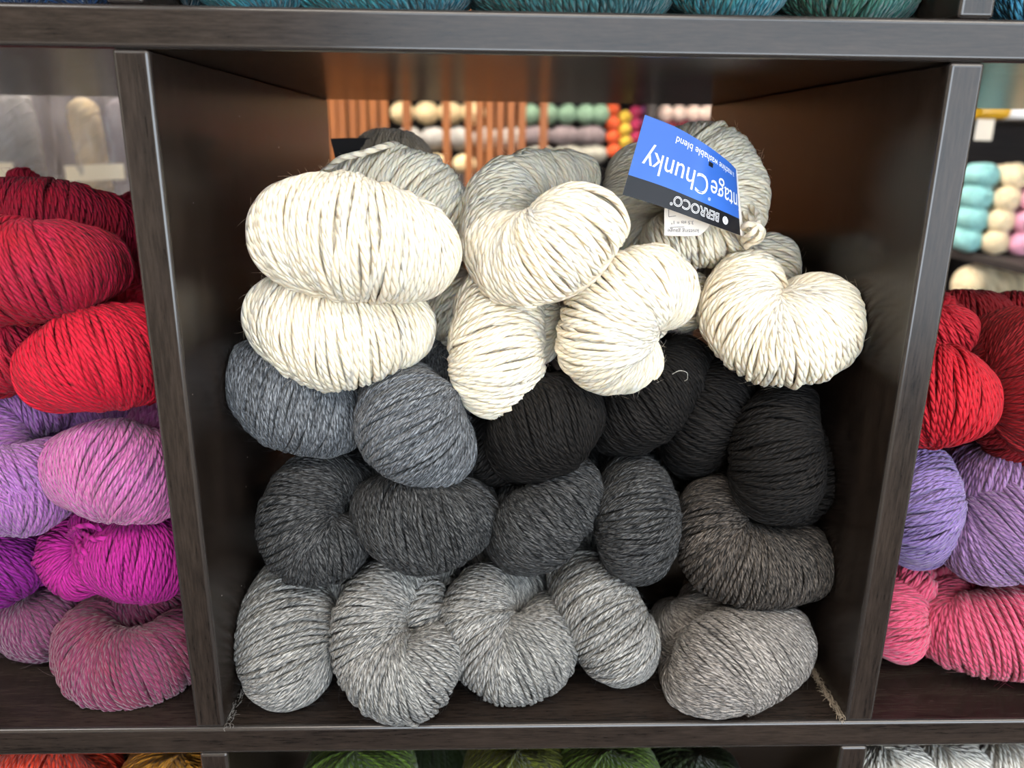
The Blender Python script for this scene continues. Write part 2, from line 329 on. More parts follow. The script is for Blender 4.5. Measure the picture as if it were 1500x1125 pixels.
SKEINS = [
('fat cream wool skein lying sideways, foremost at the upper left of the middle cubby', 'cream skeins in the middle cubby', 'cream', 0.0033, [([(0.0486, 0.045, 0.255, 0.026), (0.0742, 0.03, 0.2549, 0.0287), (0.0976, 0.038, 0.2489, 0.0248)], 0.15, (1, 1))]),
('cream wool skein squeezed directly beneath the foremost upper left cream skein', 'cream skeins in the middle cubby', 'cream', 0.0033, [([(0.0341, 0.06, 0.2089, 0.0224), (0.0607, 0.045, 0.2055, 0.0288), (0.0868, 0.055, 0.2051, 0.0216)], 0.1, (1, 1))]),
('shaded cream skein behind the foremost upper left skein, a loose strand over its top', 'cream skeins in the middle cubby', 'cream', 0.0034, [([(0.0602, 0.135, 0.264, 0.0246), (0.0936, 0.12, 0.265, 0.0299), (0.1101, 0.12, 0.2554, 0.0233)], -0.35, (1, 1))]),
('cream skein curled like a shell at the top centre of the middle cubby', 'cream skeins in the middle cubby', 'cream', 0.0033, [([(0.1942, 0.15, 0.2808, 0.0127), (0.168, 0.135, 0.2795, 0.0156), (0.1492, 0.115, 0.2682, 0.0205), (0.1469, 0.08, 0.2491, 0.0208), (0.1581, 0.052, 0.2399, 0.0231), (0.1744, 0.04, 0.2465, 0.0251), (0.1842, 0.045, 0.2558, 0.0246)], 0.1, (1, 1))]),
('small cream skein hanging lowest, pointed down among grey and black skeins', 'cream skeins in the middle cubby', 'cream', 0.0033, [([(0.1484, 0.085, 0.2132, 0.0238), (0.1441, 0.062, 0.1971, 0.0244), (0.1445, 0.055, 0.1818, 0.0235)], 0.12, (1, 1)), ([(0.1599, 0.085, 0.2129, 0.0177), (0.1627, 0.08, 0.1967, 0.0169)], -0.2, (1, 1))]),
('dim cream skein tucked behind the lowest hanging cream skein', 'cream skeins in the middle cubby', 'cream', 0.0033, [([(0.114, 0.135, 0.2088, 0.0179), (0.1249, 0.125, 0.1954, 0.0202)], 0.1, (1, 1))]),
('cream skein with two twisted lobes right of the lowest hanging cream skein', 'cream skeins in the middle cubby', 'cream', 0.0033, [([(0.2168, 0.055, 0.1886, 0.0154), (0.2012, 0.045, 0.1997, 0.0242), (0.2062, 0.045, 0.2196, 0.0232), (0.2207, 0.05, 0.2294, 0.0201), (0.2333, 0.062, 0.223, 0.0175)], 0, (1, 1))]),
('cream skein pinched at its top like a fan, at the right beside the cubby wall', 'cream skeins in the middle cubby', 'cream', 0.0033, [([(0.2858, 0.085, 0.2238, 0.0193), (0.2764, 0.06, 0.2125, 0.022), (0.2887, 0.045, 0.2019, 0.0222), (0.3073, 0.045, 0.2064, 0.0243), (0.3173, 0.06, 0.2128, 0.0213)], 0.05, (1, 1)), ([(0.3011, 0.14, 0.2231, 0.0181), (0.3097, 0.12, 0.2325, 0.0165)], 0.4, (1, 1))]),
('cream skein wearing the blue and black paper label at the upper right', 'cream skeins in the middle cubby', 'cream', 0.0034, [([(0.2551, 0.16, 0.2919, 0.0163), (0.2703, 0.135, 0.2893, 0.0229), (0.2781, 0.118, 0.2725, 0.0232), (0.2711, 0.105, 0.2559, 0.0212), (0.2479, 0.105, 0.2479, 0.0158)], 0.15, (1, 1))]),
('soft shaded cream skein left of the blue paper label', 'cream skeins in the middle cubby', 'cream', 0.0026, [([(0.2352, 0.165, 0.279, 0.0201), (0.2312, 0.16, 0.2567, 0.0201)], 0.1, (1, 1)), ([(0.2329, 0.14, 0.2396, 0.0145), (0.2423, 0.14, 0.227, 0.0129)], 0.1, (1, 1))]),
('dark shaded skein top peeking out over the shaded cream skein, black tag beside it', 'cream skeins in the middle cubby', 'shaded_cream', 0.0022, [([(0.0663, 0.215, 0.2889, 0.0188), (0.0814, 0.205, 0.2865, 0.0195)], 0.2, (1, 1))]),
('brownish shaded skein wedged between shell curled and labelled cream skeins', 'cream skeins in the middle cubby', 'shaded_cream', 0.0024, [([(0.2008, 0.19, 0.2777, 0.0119), (0.2136, 0.18, 0.2682, 0.0135)], 0.2, (1, 1))]),
('sliver of cream skein under the pinched one beside the two lobed cream skein', 'cream skeins in the middle cubby', 'cream', 0.0027, [([(0.2562, 0.105, 0.2059, 0.0113), (0.2588, 0.11, 0.2152, 0.0122)], 0.2, (1, 1))]),
('medium grey skein at the left wall, under the lower of the two left cream skeins', 'grey skeins in the middle cubby', 'grey', 0.0026, [([(0.0124, 0.07, 0.1743, 0.0196), (0.033, 0.055, 0.1661, 0.0265), (0.0504, 0.062, 0.1539, 0.0219)], 0.25, (1, 1))]),
('medium grey skein slanting down in the centre left, right beside the wall side one', 'grey skeins in the middle cubby', 'grey', 0.0026, [([(0.0927, 0.062, 0.162, 0.0233), (0.0997, 0.045, 0.1542, 0.0292), (0.1098, 0.048, 0.1413, 0.023)], -0.18, (1, 1))]),
('dusky grey skein mostly hidden behind the slanting medium grey skein', 'grey skeins in the middle cubby', 'grey', 0.0026, [([(0.0999, 0.115, 0.1667, 0.0189), (0.1129, 0.105, 0.1609, 0.0165)], 0.4, (1, 1))]),
('charcoal skein folded round a dent on its right, second row up at the left wall', 'grey skeins in the middle cubby', 'charcoal', 0.0026, [([(0.0562, 0.08, 0.1058, 0.0146), (0.0418, 0.062, 0.1108, 0.0202), (0.035, 0.045, 0.1001, 0.0211), (0.0404, 0.04, 0.086, 0.021), (0.0543, 0.045, 0.0833, 0.0175)], 0.06, (1, 1))]),
('wide charcoal skein beneath the slanting medium grey skein', 'grey skeins in the middle cubby', 'charcoal', 0.0026, [([(0.084, 0.055, 0.0984, 0.0209), (0.1038, 0.038, 0.1002, 0.0268), (0.1219, 0.05, 0.0983, 0.0222)], 0.28, (1, 1)), ([(0.0751, 0.095, 0.1027, 0.0159), (0.0881, 0.09, 0.1027, 0.0149)], 0.2, (1, 1))]),
('charcoal skein rising to the right between the wide and the upright charcoal skeins', 'grey skeins in the middle cubby', 'charcoal', 0.0026, [([(0.1571, 0.06, 0.0784, 0.0175), (0.1683, 0.042, 0.0963, 0.0227), (0.187, 0.052, 0.1123, 0.0169)], -0.12, (1, 1))]),
('upright egg shaped charcoal skein under the black skeins', 'grey skeins in the middle cubby', 'charcoal', 0.0026, [([(0.2245, 0.062, 0.1077, 0.0205), (0.2235, 0.045, 0.0988, 0.0229), (0.2247, 0.05, 0.08, 0.0203)], 0.12, (1, 1))]),
('large brownish charcoal skein bent like an elbow at the right wall', 'grey skeins in the middle cubby', 'warmchar', 0.0026, [([(0.2878, 0.085, 0.0971, 0.0142), (0.2694, 0.06, 0.0956, 0.019), (0.2706, 0.045, 0.0791, 0.0225), (0.2905, 0.04, 0.0723, 0.0224), (0.3229, 0.055, 0.0671, 0.0208)], 0.05, (1, 1))]),
('light grey skein in the bottom row against the left wall', 'grey skeins in the middle cubby', 'lightgrey', 0.0026, [([(0.0239, 0.055, 0.0388, 0.0248), (0.0259, 0.038, 0.031, 0.0279), (0.0283, 0.028, 0.0193, 0.0245)], 0.16, (1, 1))]),
('light grey curled skein, foremost in the bottom row, second from the left wall', 'grey skeins in the middle cubby', 'lightgrey', 0.0026, [([(0.0976, 0.062, 0.0505, 0.0137), (0.081, 0.05, 0.0506, 0.0181), (0.0731, 0.034, 0.0401, 0.0199), (0.0801, 0.02, 0.0234, 0.0218), (0.0976, 0.012, 0.0205, 0.0222), (0.109, 0.02, 0.0262, 0.0165)], 0.05, (1, 1)), ([(0.1001, 0.055, 0.0456, 0.0136), (0.102, 0.045, 0.0393, 0.0118)], 0.2, (1, 1))]),
('light grey skein dented at its upper right, third from the left in the bottom row', 'grey skeins in the middle cubby', 'lightgrey', 0.0026, [([(0.1635, 0.08, 0.0346, 0.0127), (0.1389, 0.055, 0.0454, 0.0184), (0.1343, 0.04, 0.0334, 0.0219), (0.1491, 0.028, 0.0201, 0.0223), (0.1661, 0.03, 0.0243, 0.0232), (0.174, 0.045, 0.0274, 0.0175)], 0.06, (1, 1))]),
('light grey long oval skein leaning left in the bottom row', 'grey skeins in the middle cubby', 'lightgrey', 0.0026, [([(0.1961, 0.07, 0.0452, 0.0191), (0.2047, 0.045, 0.0386, 0.0246), (0.2157, 0.035, 0.0249, 0.0219)], -0.1, (1, 1))]),
('light warm grey skein at the right end of the bottom row', 'grey skeins in the middle cubby', 'warmlight', 0.0026, [([(0.2573, 0.022, 0.0068, 0.017), (0.2703, 0.018, 0.0232, 0.0273), (0.3041, 0.036, 0.0235, 0.0237)], 0.3, (1, 1)), ([(0.2612, 0.062, 0.0153, 0.0184), (0.2711, 0.062, 0.0224, 0.0183)], 0.3, (1, 1)), ([(0.262, 0.05, 0.0045, 0.0189), (0.2646, 0.05, 0.014, 0.0163)], 0.3, (1, 1))]),
('black skein under the gap of the two central cream skeins', 'black skeins in the middle cubby', 'black', 0.0026, [([(0.1575, 0.07, 0.1327, 0.0204), (0.1713, 0.05, 0.1536, 0.0274), (0.1823, 0.058, 0.1576, 0.0218)], -0.35, (1, 1)), ([(0.1398, 0.085, 0.1333, 0.0145), (0.1426, 0.075, 0.1244, 0.0159)], 0.35, (1, 1))]),
('black skein running up to the right, right of the central black one', 'black skeins in the middle cubby', 'black', 0.0026, [([(0.2166, 0.085, 0.1399, 0.017), (0.2271, 0.062, 0.1623, 0.0228), (0.2524, 0.085, 0.1777, 0.0158)], -0.3, (1, 1))]),
('black skein half hidden behind the tall right black skein', 'black skeins in the middle cubby', 'black', 0.0026, [([(0.2624, 0.085, 0.1269, 0.0172), (0.2646, 0.07, 0.1516, 0.0211), (0.2773, 0.085, 0.1675, 0.0168)], -0.15, (1, 1))]),
('tall black skein at the right wall under the pinched cream skein', 'black skeins in the middle cubby', 'black', 0.0026, [([(0.3074, 0.065, 0.1583, 0.017), (0.2977, 0.048, 0.1454, 0.0232), (0.2982, 0.042, 0.1258, 0.024)], 0.14, (1, 1)), ([(0.3257, 0.075, 0.1287, 0.0161), (0.3254, 0.06, 0.1158, 0.0141), (0.3189, 0.058, 0.1038, 0.0126)], 0.2, (1, 1))]),
('large crimson skein filling the top of the left cubby', 'yarn skeins in the left cubby', 'crimson', 0.0027, [([(-0.1156, 0.045, 0.2375, 0.0257), (-0.0804, 0.035, 0.2372, 0.0245), (-0.069, 0.04, 0.2386, 0.0221)], 0.12, (1, 1)), ([(-0.1394, 0.095, 0.2549, 0.0217), (-0.0987, 0.095, 0.2564, 0.021), (-0.0831, 0.115, 0.2486, 0.0205)], -0.12, (1, 1)), ([(-0.0984, 0.14, 0.2201, 0.0253), (-0.0821, 0.14, 0.2181, 0.0245)], 0.1, (1, 1))]),
('short curled crimson skein end sticking up behind the large crimson skein', 'yarn skeins in the left cubby', 'crimson', 0.0027, [([(-0.1583, 0.17, 0.2746, 0.0047), (-0.1533, 0.168, 0.2756, 0.0052), (-0.1492, 0.17, 0.2734, 0.0043)], 0.1, (1, 1))]),
('bright red skein lying beneath the large crimson skein', 'yarn skeins in the left cubby', 'red', 0.0028, [([(-0.0832, 0.045, 0.1838, 0.0183), (-0.059, 0.032, 0.1936, 0.0245), (-0.0446, 0.045, 0.1931, 0.0253)], 0.15, (1, 1))]),
('dark red skein glimpsed behind the bright red skein', 'yarn skeins in the left cubby', 'crimson', 0.0027, [([(-0.1001, 0.12, 0.1994, 0.0139), (-0.081, 0.12, 0.207, 0.0139), (-0.0682, 0.115, 0.1956, 0.0163)], -0.2, (1, 1))]),
('deep red skein cut by the left edge of the picture', 'yarn skeins in the left cubby', 'crimson', 0.0027, [([(-0.1266, 0.06, 0.1888, 0.0217), (-0.1044, 0.058, 0.1912, 0.0188)], 0.2, (1, 1))]),
('lilac skein cut by the left edge with a pinched top', 'yarn skeins in the left cubby', 'lilac', 0.0025, [([(-0.1175, 0.085, 0.1497, 0.0149), (-0.1343, 0.07, 0.1467, 0.019), (-0.1289, 0.045, 0.1246, 0.0241), (-0.1075, 0.04, 0.1181, 0.0218)], 0.05, (1, 1)), ([(-0.1159, 0.04, 0.1209, 0.024), (-0.1037, 0.042, 0.1259, 0.0189)], 0.1, (1, 1))]),
('pink and lilac wool skein resting against the left divider', 'yarn skeins in the left cubby', 'pinklilac', 0.0026, [([(-0.0811, 0.05, 0.1289, 0.02), (-0.0571, 0.036, 0.1332, 0.0258), (-0.0423, 0.045, 0.1246, 0.0228)], -0.22, (1, 1))]),
('violet skein behind the pink and lilac skein', 'yarn skeins in the left cubby', 'lilac', 0.0025, [([(-0.1057, 0.105, 0.1378, 0.0116), (-0.0827, 0.1, 0.1413, 0.0131), (-0.071, 0.1, 0.1383, 0.0131)], 0.1, (1, 1))]),
('magenta skein with looped end beneath the pink and lilac skein', 'yarn skeins in the left cubby', 'magenta', 0.0026, [([(-0.0728, 0.05, 0.0759, 0.0176), (-0.0494, 0.036, 0.0802, 0.0223), (-0.0404, 0.045, 0.0772, 0.0213)], -0.15, (1, 1)), ([(-0.0911, 0.06, 0.0878, 0.0101), (-0.0991, 0.05, 0.0768, 0.0122), (-0.0901, 0.045, 0.0646, 0.0115), (-0.0751, 0.045, 0.0701, 0.0091)], 0.1, (1, 1)), ([(-0.0824, 0.05, 0.0937, 0.0083), (-0.0667, 0.045, 0.0912, 0.0083)], 0.3, (1, 1))]),
('dark purple magenta skein at the left picture edge', 'yarn skeins in the left cubby', 'purple', 0.0026, [([(-0.1492, 0.06, 0.0605, 0.0205), (-0.1341, 0.055, 0.0646, 0.0187)], 0.2, (1, 1))]),
('plum skein behind in the lower left corner of the left cubby', 'yarn skeins in the left cubby', 'plum', 0.0025, [([(-0.1451, 0.075, 0.019, 0.0175), (-0.1247, 0.062, 0.0214, 0.0195), (-0.1192, 0.07, 0.0245, 0.0165)], -0.2, (1, 1))]),
('maroon skein with a pinched top on the floor of the left cubby', 'yarn skeins in the left cubby', 'maroon', 0.0027, [([(-0.0931, 0.07, 0.0219, 0.014), (-0.0929, 0.05, 0.0191, 0.0183), (-0.0746, 0.035, 0.0115, 0.0217), (-0.0515, 0.035, 0.0135, 0.0217), (-0.0406, 0.05, 0.0164, 0.0192)], 0.06, (1, 1)), ([(-0.0886, 0.075, 0.0267, 0.01), (-0.0661, 0.07, 0.0265, 0.0107), (-0.0512, 0.075, 0.0303, 0.0092)], 0.1, (1, 1))]),
('bright red skein pressed against the right divider, lower of two', 'yarn skeins in the right cubby', 'red2', 0.0027, [([(0.3786, 0.065, 0.1658, 0.0247), (0.381, 0.045, 0.1722, 0.0272), (0.3976, 0.055, 0.1659, 0.0212)], 0.15, (1, 1))]),
('dark red skein at the top of the right cubby next to the divider', 'yarn skeins in the right cubby', 'crimson2', 0.0026, [([(0.3961, 0.085, 0.1968, 0.0166), (0.4035, 0.08, 0.2, 0.014)], 0.2, (1, 1))]),
('deep red skein cut by the right edge of the picture', 'yarn skeins in the right cubby', 'darkred', 0.0025, [([(0.4378, 0.075, 0.1873, 0.0203), (0.4315, 0.062, 0.1669, 0.0223), (0.4451, 0.055, 0.145, 0.0215), (0.4696, 0.06, 0.139, 0.0195)], 0.05, (1, 1)), ([(0.4445, 0.055, 0.1849, 0.0299), (0.4457, 0.05, 0.1629, 0.03)], 0.1, (1, 1))]),
('deep red skein lying behind, uppermost in the right cubby', 'yarn skeins in the right cubby', 'darkred', 0.0025, [([(0.4369, 0.125, 0.1999, 0.0154), (0.4505, 0.125, 0.1973, 0.0163)], 0.3, (1, 1)), ([(0.4712, 0.13, 0.1977, 0.0156), (0.4945, 0.125, 0.1967, 0.0172)], 0.2, (1, 1))]),
('periwinkle lavender skein in the right cubby pressed against the divider', 'yarn skeins in the right cubby', 'lavender', 0.0026, [([(0.389, 0.062, 0.1161, 0.0198), (0.3868, 0.05, 0.1033, 0.021), (0.3925, 0.058, 0.0818, 0.0184)], 0.3, (1, 1))]),
('large dusty lavender skein cut by the right picture edge', 'yarn skeins in the right cubby', 'dustylav', 0.0027, [([(0.4401, 0.085, 0.1114, 0.015), (0.4223, 0.065, 0.0982, 0.0186), (0.4226, 0.045, 0.0864, 0.0242), (0.437, 0.04, 0.0975, 0.0299), (0.4657, 0.045, 0.1077, 0.0309)], 0.08, (1, 1)), ([(0.4359, 0.055, 0.1115, 0.0259), (0.4521, 0.05, 0.1138, 0.0256)], -0.3, (1, 1))]),
('narrow pink skein standing beside the right divider', 'yarn skeins in the right cubby', 'pink', 0.0027, [([(0.3918, 0.062, 0.0397, 0.0141), (0.3828, 0.05, 0.0319, 0.0155), (0.3832, 0.045, 0.0236, 0.0154)], 0.1, (1, 1)), ([(0.3937, 0.06, 0.0558, 0.0074), (0.3984, 0.055, 0.0486, 0.0073)], 0.3, (1, 1))]),
('broad coral pink skein on the floor of the right cubby', 'yarn skeins in the right cubby', 'pink', 0.0028, [([(0.4211, 0.065, 0.0338, 0.0151), (0.4141, 0.048, 0.026, 0.0195), (0.4291, 0.038, 0.029, 0.0239), (0.4585, 0.035, 0.0344, 0.0261)], 0.08, (1, 1))]),
('navy blue skein in the top left corner above the shelf board', 'teal and blue skeins on the shelf above', 'navy', 0.0026, [([(-0.0825, 0.045, 0.3705, 0.0153), (-0.0679, 0.04, 0.3692, 0.0139)], 0.1, (1, 1))]),
('navy skein beside the upper left divider above the shelf board', 'teal and blue skeins on the shelf above', 'navy', 0.0026, [([(-0.0493, 0.045, 0.371, 0.0141), (-0.0387, 0.04, 0.3697, 0.0133)], 0.1, (1, 1))]),
('dark blue green skein just right of the upper left divider', 'teal and blue skeins on the shelf above', 'darkteal', 0.0026, [([(-0.0104, 0.055, 0.3744, 0.0151), (-0.0001, 0.05, 0.3728, 0.0156)], 0.1, (1, 1))]),
('teal skein above the board, leftmost of the bright teal ones', 'teal and blue skeins on the shelf above', 'teal', 0.0027, [([(0.0208, 0.045, 0.375, 0.0191), (0.0357, 0.035, 0.3733, 0.0204), (0.0451, 0.045, 0.3743, 0.0179)], 0.5, (1, 1))]),
('teal skein above the board over the two left cream skeins', 'teal and blue skeins on the shelf above', 'teal', 0.0027, [([(0.0668, 0.045, 0.378, 0.0228), (0.0955, 0.035, 0.3754, 0.0241), (0.1159, 0.045, 0.3761, 0.0192)], 0.45, (1, 1))]),
('blue green skein above the board over the shell curled cream skein', 'teal and blue skeins on the shelf above', 'teal2', 0.0027, [([(0.1484, 0.045, 0.3795, 0.0229), (0.1739, 0.035, 0.3757, 0.0242), (0.2045, 0.045, 0.3762, 0.0225)], 0.1, (1, 1))]),
('teal skein above the board over the labelled cream skein', 'teal and blue skeins on the shelf above', 'teal', 0.0027, [([(0.2374, 0.045, 0.3777, 0.0194), (0.2459, 0.035, 0.3742, 0.0214), (0.2613, 0.045, 0.3758, 0.0188)], -0.5, (1, 1))]),
('dark green teal skein above the board, rightmost in the upper cubby', 'teal and blue skeins on the shelf above', 'teal3', 0.0027, [([(0.2897, 0.045, 0.3769, 0.0195), (0.3048, 0.035, 0.3736, 0.0209), (0.3291, 0.05, 0.3756, 0.0185)], -0.6, (1, 1))]),
('turquoise blue skein in the top right corner above the board', 'teal and blue skeins on the shelf above', 'blue', 0.0027, [([(0.3935, 0.045, 0.3709, 0.0159), (0.405, 0.04, 0.3688, 0.0173)], 0.2, (1, 1))]),
('orange red skein below the bottom board at the left', 'yarn skeins on the shelf below', 'orange', 0.0027, [([(-0.1632, 0.045, -0.0924, 0.031), (-0.1276, 0.03, -0.0751, 0.0307), (-0.119, 0.04, -0.0892, 0.0274)], 0.1, (1, 1))]),
('golden yellow skein below the bottom board by the left divider', 'yarn skeins on the shelf below', 'gold', 0.0027, [([(-0.0604, 0.04, -0.086, 0.0275), (-0.0484, 0.04, -0.0893, 0.0275)], -0.2, (1, 1))]),
('rust brown skein between the orange and the golden one below the board', 'yarn skeins on the shelf below', 'rust', 0.0027, [([(-0.1095, 0.07, -0.1148, 0.0268), (-0.1031, 0.07, -0.1166, 0.0268)], 0.1, (1, 1))]),
('leaf green skein below the board, leftmost of the green ones', 'yarn skeins on the shelf below', 'green', 0.0026, [([(0.0503, 0.05, -0.0976, 0.0293), (0.0631, 0.05, -0.0978, 0.0293)], 0.1, (1, 1))]),
('olive green skein below the board, second of the green ones', 'yarn skeins on the shelf below', 'olive', 0.0026, [([(0.1536, 0.05, -0.0993, 0.0286), (0.1666, 0.05, -0.0995, 0.0286)], -0.1, (1, 1))]),
('moss green skein below the board, third of the green ones', 'yarn skeins on the shelf below', 'green', 0.0026, [([(0.2114, 0.05, -0.098, 0.0278), (0.2245, 0.05, -0.0983, 0.0278)], -0.3, (1, 1))]),
('darkest green skein below the board, last of the green ones before the dark gap', 'yarn skeins on the shelf below', 'darkgreen', 0.0026, [([(0.272, 0.07, -0.1197, 0.0284), (0.2899, 0.07, -0.1234, 0.0276)], 0.2, (1, 1))]),
('off white skein below the board touching the lower right divider', 'yarn skeins on the shelf below', 'white', 0.0028, [([(0.3889, 0.045, -0.0863, 0.0242), (0.399, 0.04, -0.0827, 0.0256)], -0.35, (1, 1))]),
('off white skein below the board between two other white ones', 'yarn skeins on the shelf below', 'white', 0.0028, [([(0.4216, 0.045, -0.0847, 0.0234), (0.4335, 0.04, -0.0811, 0.0248)], -0.35, (1, 1))]),
('off white skein below the board cut by the right picture corner', 'yarn skeins on the shelf below', 'white', 0.0028, [([(0.461, 0.045, -0.0831, 0.0234), (0.4767, 0.04, -0.0786, 0.0257)], -0.35, (1, 1))]),
('dark green filler skein added to darken the gap behind the leaf green one', 'yarn skeins on the shelf below', 'darkgreen', 0.003, [([(0.0773, 0.22, -0.2339, 0.0424), (0.1197, 0.22, -0.2345, 0.0425)], 0.2, (1, 1))]),  # from here on: filler skeins added behind the gaps to make them dark
('rust filler skein added to darken the lower cubby beside its left divider', 'yarn skeins on the shelf below', 'rust', 0.003, [([(-0.0545, 0.22, -0.232, 0.0361), (-0.0247, 0.22, -0.2324, 0.0361)], 0.2, (1, 1))]),
('black green filler skein added to darken the lower cubby beside its right divider', 'yarn skeins on the shelf below', 'darkgreen', 0.003, [([(0.3727, 0.24, -0.2567, 0.0407), (0.4177, 0.24, -0.2574, 0.0446)], 0.2, (1, 1))])
]
FUZZ = {'cream': 460, 'white': 120, 'shaded_cream': 120, 'grey': 620, 'lightgrey': 620, 'warmlight': 620, 'charcoal': 700, 'warmchar': 700, 'black': 520}
made = {}
for si, (label, group, kind, w, beans) in enumerate(SKEINS):
    rs = np.random.default_rng(100 + si)
    mb = MB(); allp = []
    main = group in ('cream skeins in the middle cubby', 'grey skeins in the middle cubby', 'black skeins in the middle cubby')
    fz = FUZZ.get(kind, 220); c_in = 'right' in group or 'left' in group
    if not main: fz = int(fz * (.6 if c_in else .25))
    for pts, tilt, curl in beans:
        bn = Bean([up(p) for p in pts], curl=curl)
        add_bean(mb, bn, w, tilt, rs, nth=60 if main else (52 if c_in else 40), m=6 if kind == "cream" else 5)
        add_fuzz(mb, bn, rs, int(fz / len(beans)) if len(beans) > 1 else fz, r=.00007 if main and kind != 'cream' else .00005)
        allp += [up(p) for p in pts]
    A = np.array(allp); c = A[:, :3].mean(0)
    # the twisted rest of the hank, running back into the cubby
    if 'below' in group:      # the hank stands on the lower cubby floor, its twist running down
        zf_ = Z0 - TB - H + .0235; zt = A[:, 2].min() - .012
        for q in range(2):
            pts = []
            for k in range(9):
                x = k / 8; a = q * math.pi + x * 7
                pts.append((c[0] + .015 * math.cos(a), c[1] + .013 * math.sin(a) + .01, zt + (zf_ - zt) * x, .024))
            bn = Bean(pts); add_bean(mb, bn, w * 2.2, .9, rs, nth=16, m=4)
    elif c[1] < .095 and kind != 'warmlight':
        y0 = A[:, 1].max() + .016; y1 = min(y0 + .15, .30)
        cz = max(c[2] - .004, 0)
        for q in range(2):
            pts = []
            for k in range(9):
                x = k / 8; a = q * math.pi + x * 6.5
                pts.append((c[0] + .013 * math.cos(a), y0 + (y1 - y0) * x, cz + .012 * math.sin(a) - .012 * x, .0185 - .004 * abs(2 * x - 1) ** 3))
            lowest = min(p[2] - p[3] for p in pts); base = Z0 if group.find('above') < 0 else Z0 + H + TB
            if group.find('below') >= 0: base = Z0 - TB - H
            if lowest < base + .004: pts = [(p[0], p[1], p[2] + base + .004 - lowest, p[3]) for p in pts]
            lx = max(0, max(p[0] + p[3] for p in pts) - (W - .004)) if 0 < c[0] < W else 0
            lx2 = min(0, min(p[0] - p[3] for p in pts) - .004) if 0 < c[0] < W else 0
            pts = [(p[0] - lx - lx2, p[1], p[2], p[3]) for p in pts]
            bn = Bean(pts, front=(0, 0, 1)); add_bean(mb, bn, w * 2.2, .9, rs, nth=16, m=4)
    i_ = math.floor((c[0] + TD / 2) / (W + TD)); xl, xr = i_ * (W + TD) + .0007, i_ * (W + TD) + W - .0007
    zf = Z0 + (H + TB if 'above' in group else -(H + TB) if 'below' in group else 0)
    for q in mb.v:            # soft yarn is pressed flat where it meets the boards
        q[:, 0] = np.clip(q[:, 0], xl, xr); q[:, 2] = np.clip(q[:, 2], zf + .0006, zf + H - .0006)
    base = (c[0], c[1], A[:, 2].min() - A[:, 3].max())
    o = mb.build('yarn_skein', YARN[kind], origin=base)
    tag(o, label, 'yarn skein', group)
    made[label] = o

# ------------------------------------------------------------------ paper label on the cream skein
TOP = np.array([(0.2163, 0.054, 0.3138), (0.2326, 0.054, 0.3079), (0.2497, 0.054, 0.2988), (0.2698, 0.074, 0.2879)]); BOT = np.array([(0.2072, 0.054, 0.2755), (0.2285, 0.054, 0.2693), (0.2493, 0.054, 0.2623), (0.2768, 0.074, 0.2531)])
TOP[:, 2] += Z0; BOT[:, 2] += Z0
# the card goes on round the skein beyond its right edge
TOP = np.vstack([TOP, TOP[-1] + [.002, .016, -.003], TOP[-1] + [-.001, .034, -.004]])
BOT = np.vstack([BOT, BOT[-1] + [.001, .016, 0.0], BOT[-1] + [-.004, .034, .001]])
tt, bb = spline(TOP, 300), spline(BOT, 300)
mid = (tt + bb) / 2; ml = np.r_[0, np.cumsum(np.linalg.norm(np.diff(mid, axis=0), axis=1))]
LH = np.linalg.norm(BOT[0] - TOP[0])
def card(u, v, off=0.0):
    """u metres along the card from its left edge, v 0 top..1 bottom"""
    u = np.asarray(u, float); v = np.asarray(v, float)
    f = lambda uu, A: np.stack([np.interp(uu, ml, A[:, i]) for i in range(3)], -1)
    P = f(u, tt) * (1 - v)[..., None] + f(u, bb) * v[..., None]
    e = 3e-4
    du = (f(u + e, tt) - f(u - e, tt)) * (1 - v)[..., None] + (f(u + e, bb) - f(u - e, bb)) * v[..., None]
    dv = f(u, bb) - f(u, tt)
    n = unit(np.cross(du, dv)); n = np.where((n[..., 1] > .0)[..., None] & (u < ml[200])[..., None], -n, n)
    return P + n * np.asarray(off, float)[..., None]
_t = card(np.array([.02]), np.array([.5]), 1.0) - card(np.array([.02]), np.array([.5]))
SGN = 1.0 if _t[0][1] < 0 else -1.0
BLUE = plain('label_blue', lin(54, 102, 188), .5, .3, coat=0)
INK = plain('label_black', lin(20, 21, 27), .5, .25, coat=0)
PAPER = plain('label_white', lin(232, 224, 214), .55)
PRINT = plain('label_print_white', lin(240, 242, 246), .45)
DPRINT = plain('label_print_dark', lin(50, 48, 60), .5)
owner = made['cream skein wearing the blue and black paper label at the upper right']

def card_patch(mb, u0, u1, v0, v1, off, mi=0, nu=60, nv=8):
    U, V = np.meshgrid(np.linspace(u0, u1, nu), np.linspace(v0, v1, nv), indexing='ij')
    mb.grid(card(U, V, off * SGN), mi=mi)
mb = MB()
UE = ml[-1] - .0006
card_patch(mb, 0, UE, 0, .745, .0000, 0)
card_patch(mb, 0, UE, .745, 1, .0000, 1)
card_patch(mb, 0, UE, 0, 1, -.0004, 2)          # white back of the card
for v in (0, 1):
    U, Q = np.meshgrid(np.linspace(0, UE, 60), np.array([0, -.0004]), indexing='ij')
    a = card(U[:, :1], np.full((60, 1), float(v)), 0); b = card(U[:, :1], np.full((60, 1), float(v)), -.0004 * SGN)
    mb.grid(np.concatenate([a, b], 1), mi=2)
V = np.linspace(0, 1, 8)[:, None]
mb.grid(np.concatenate([card(np.zeros((8, 1)), V, 0), card(np.zeros((8, 1)), V, -.0004 * SGN)], 1), mi=2)
lab = mb.build('paper_label', [BLUE, INK, PAPER], owner)
tag(lab, 'blue and black printed paper label')
lab.location = -owner.location

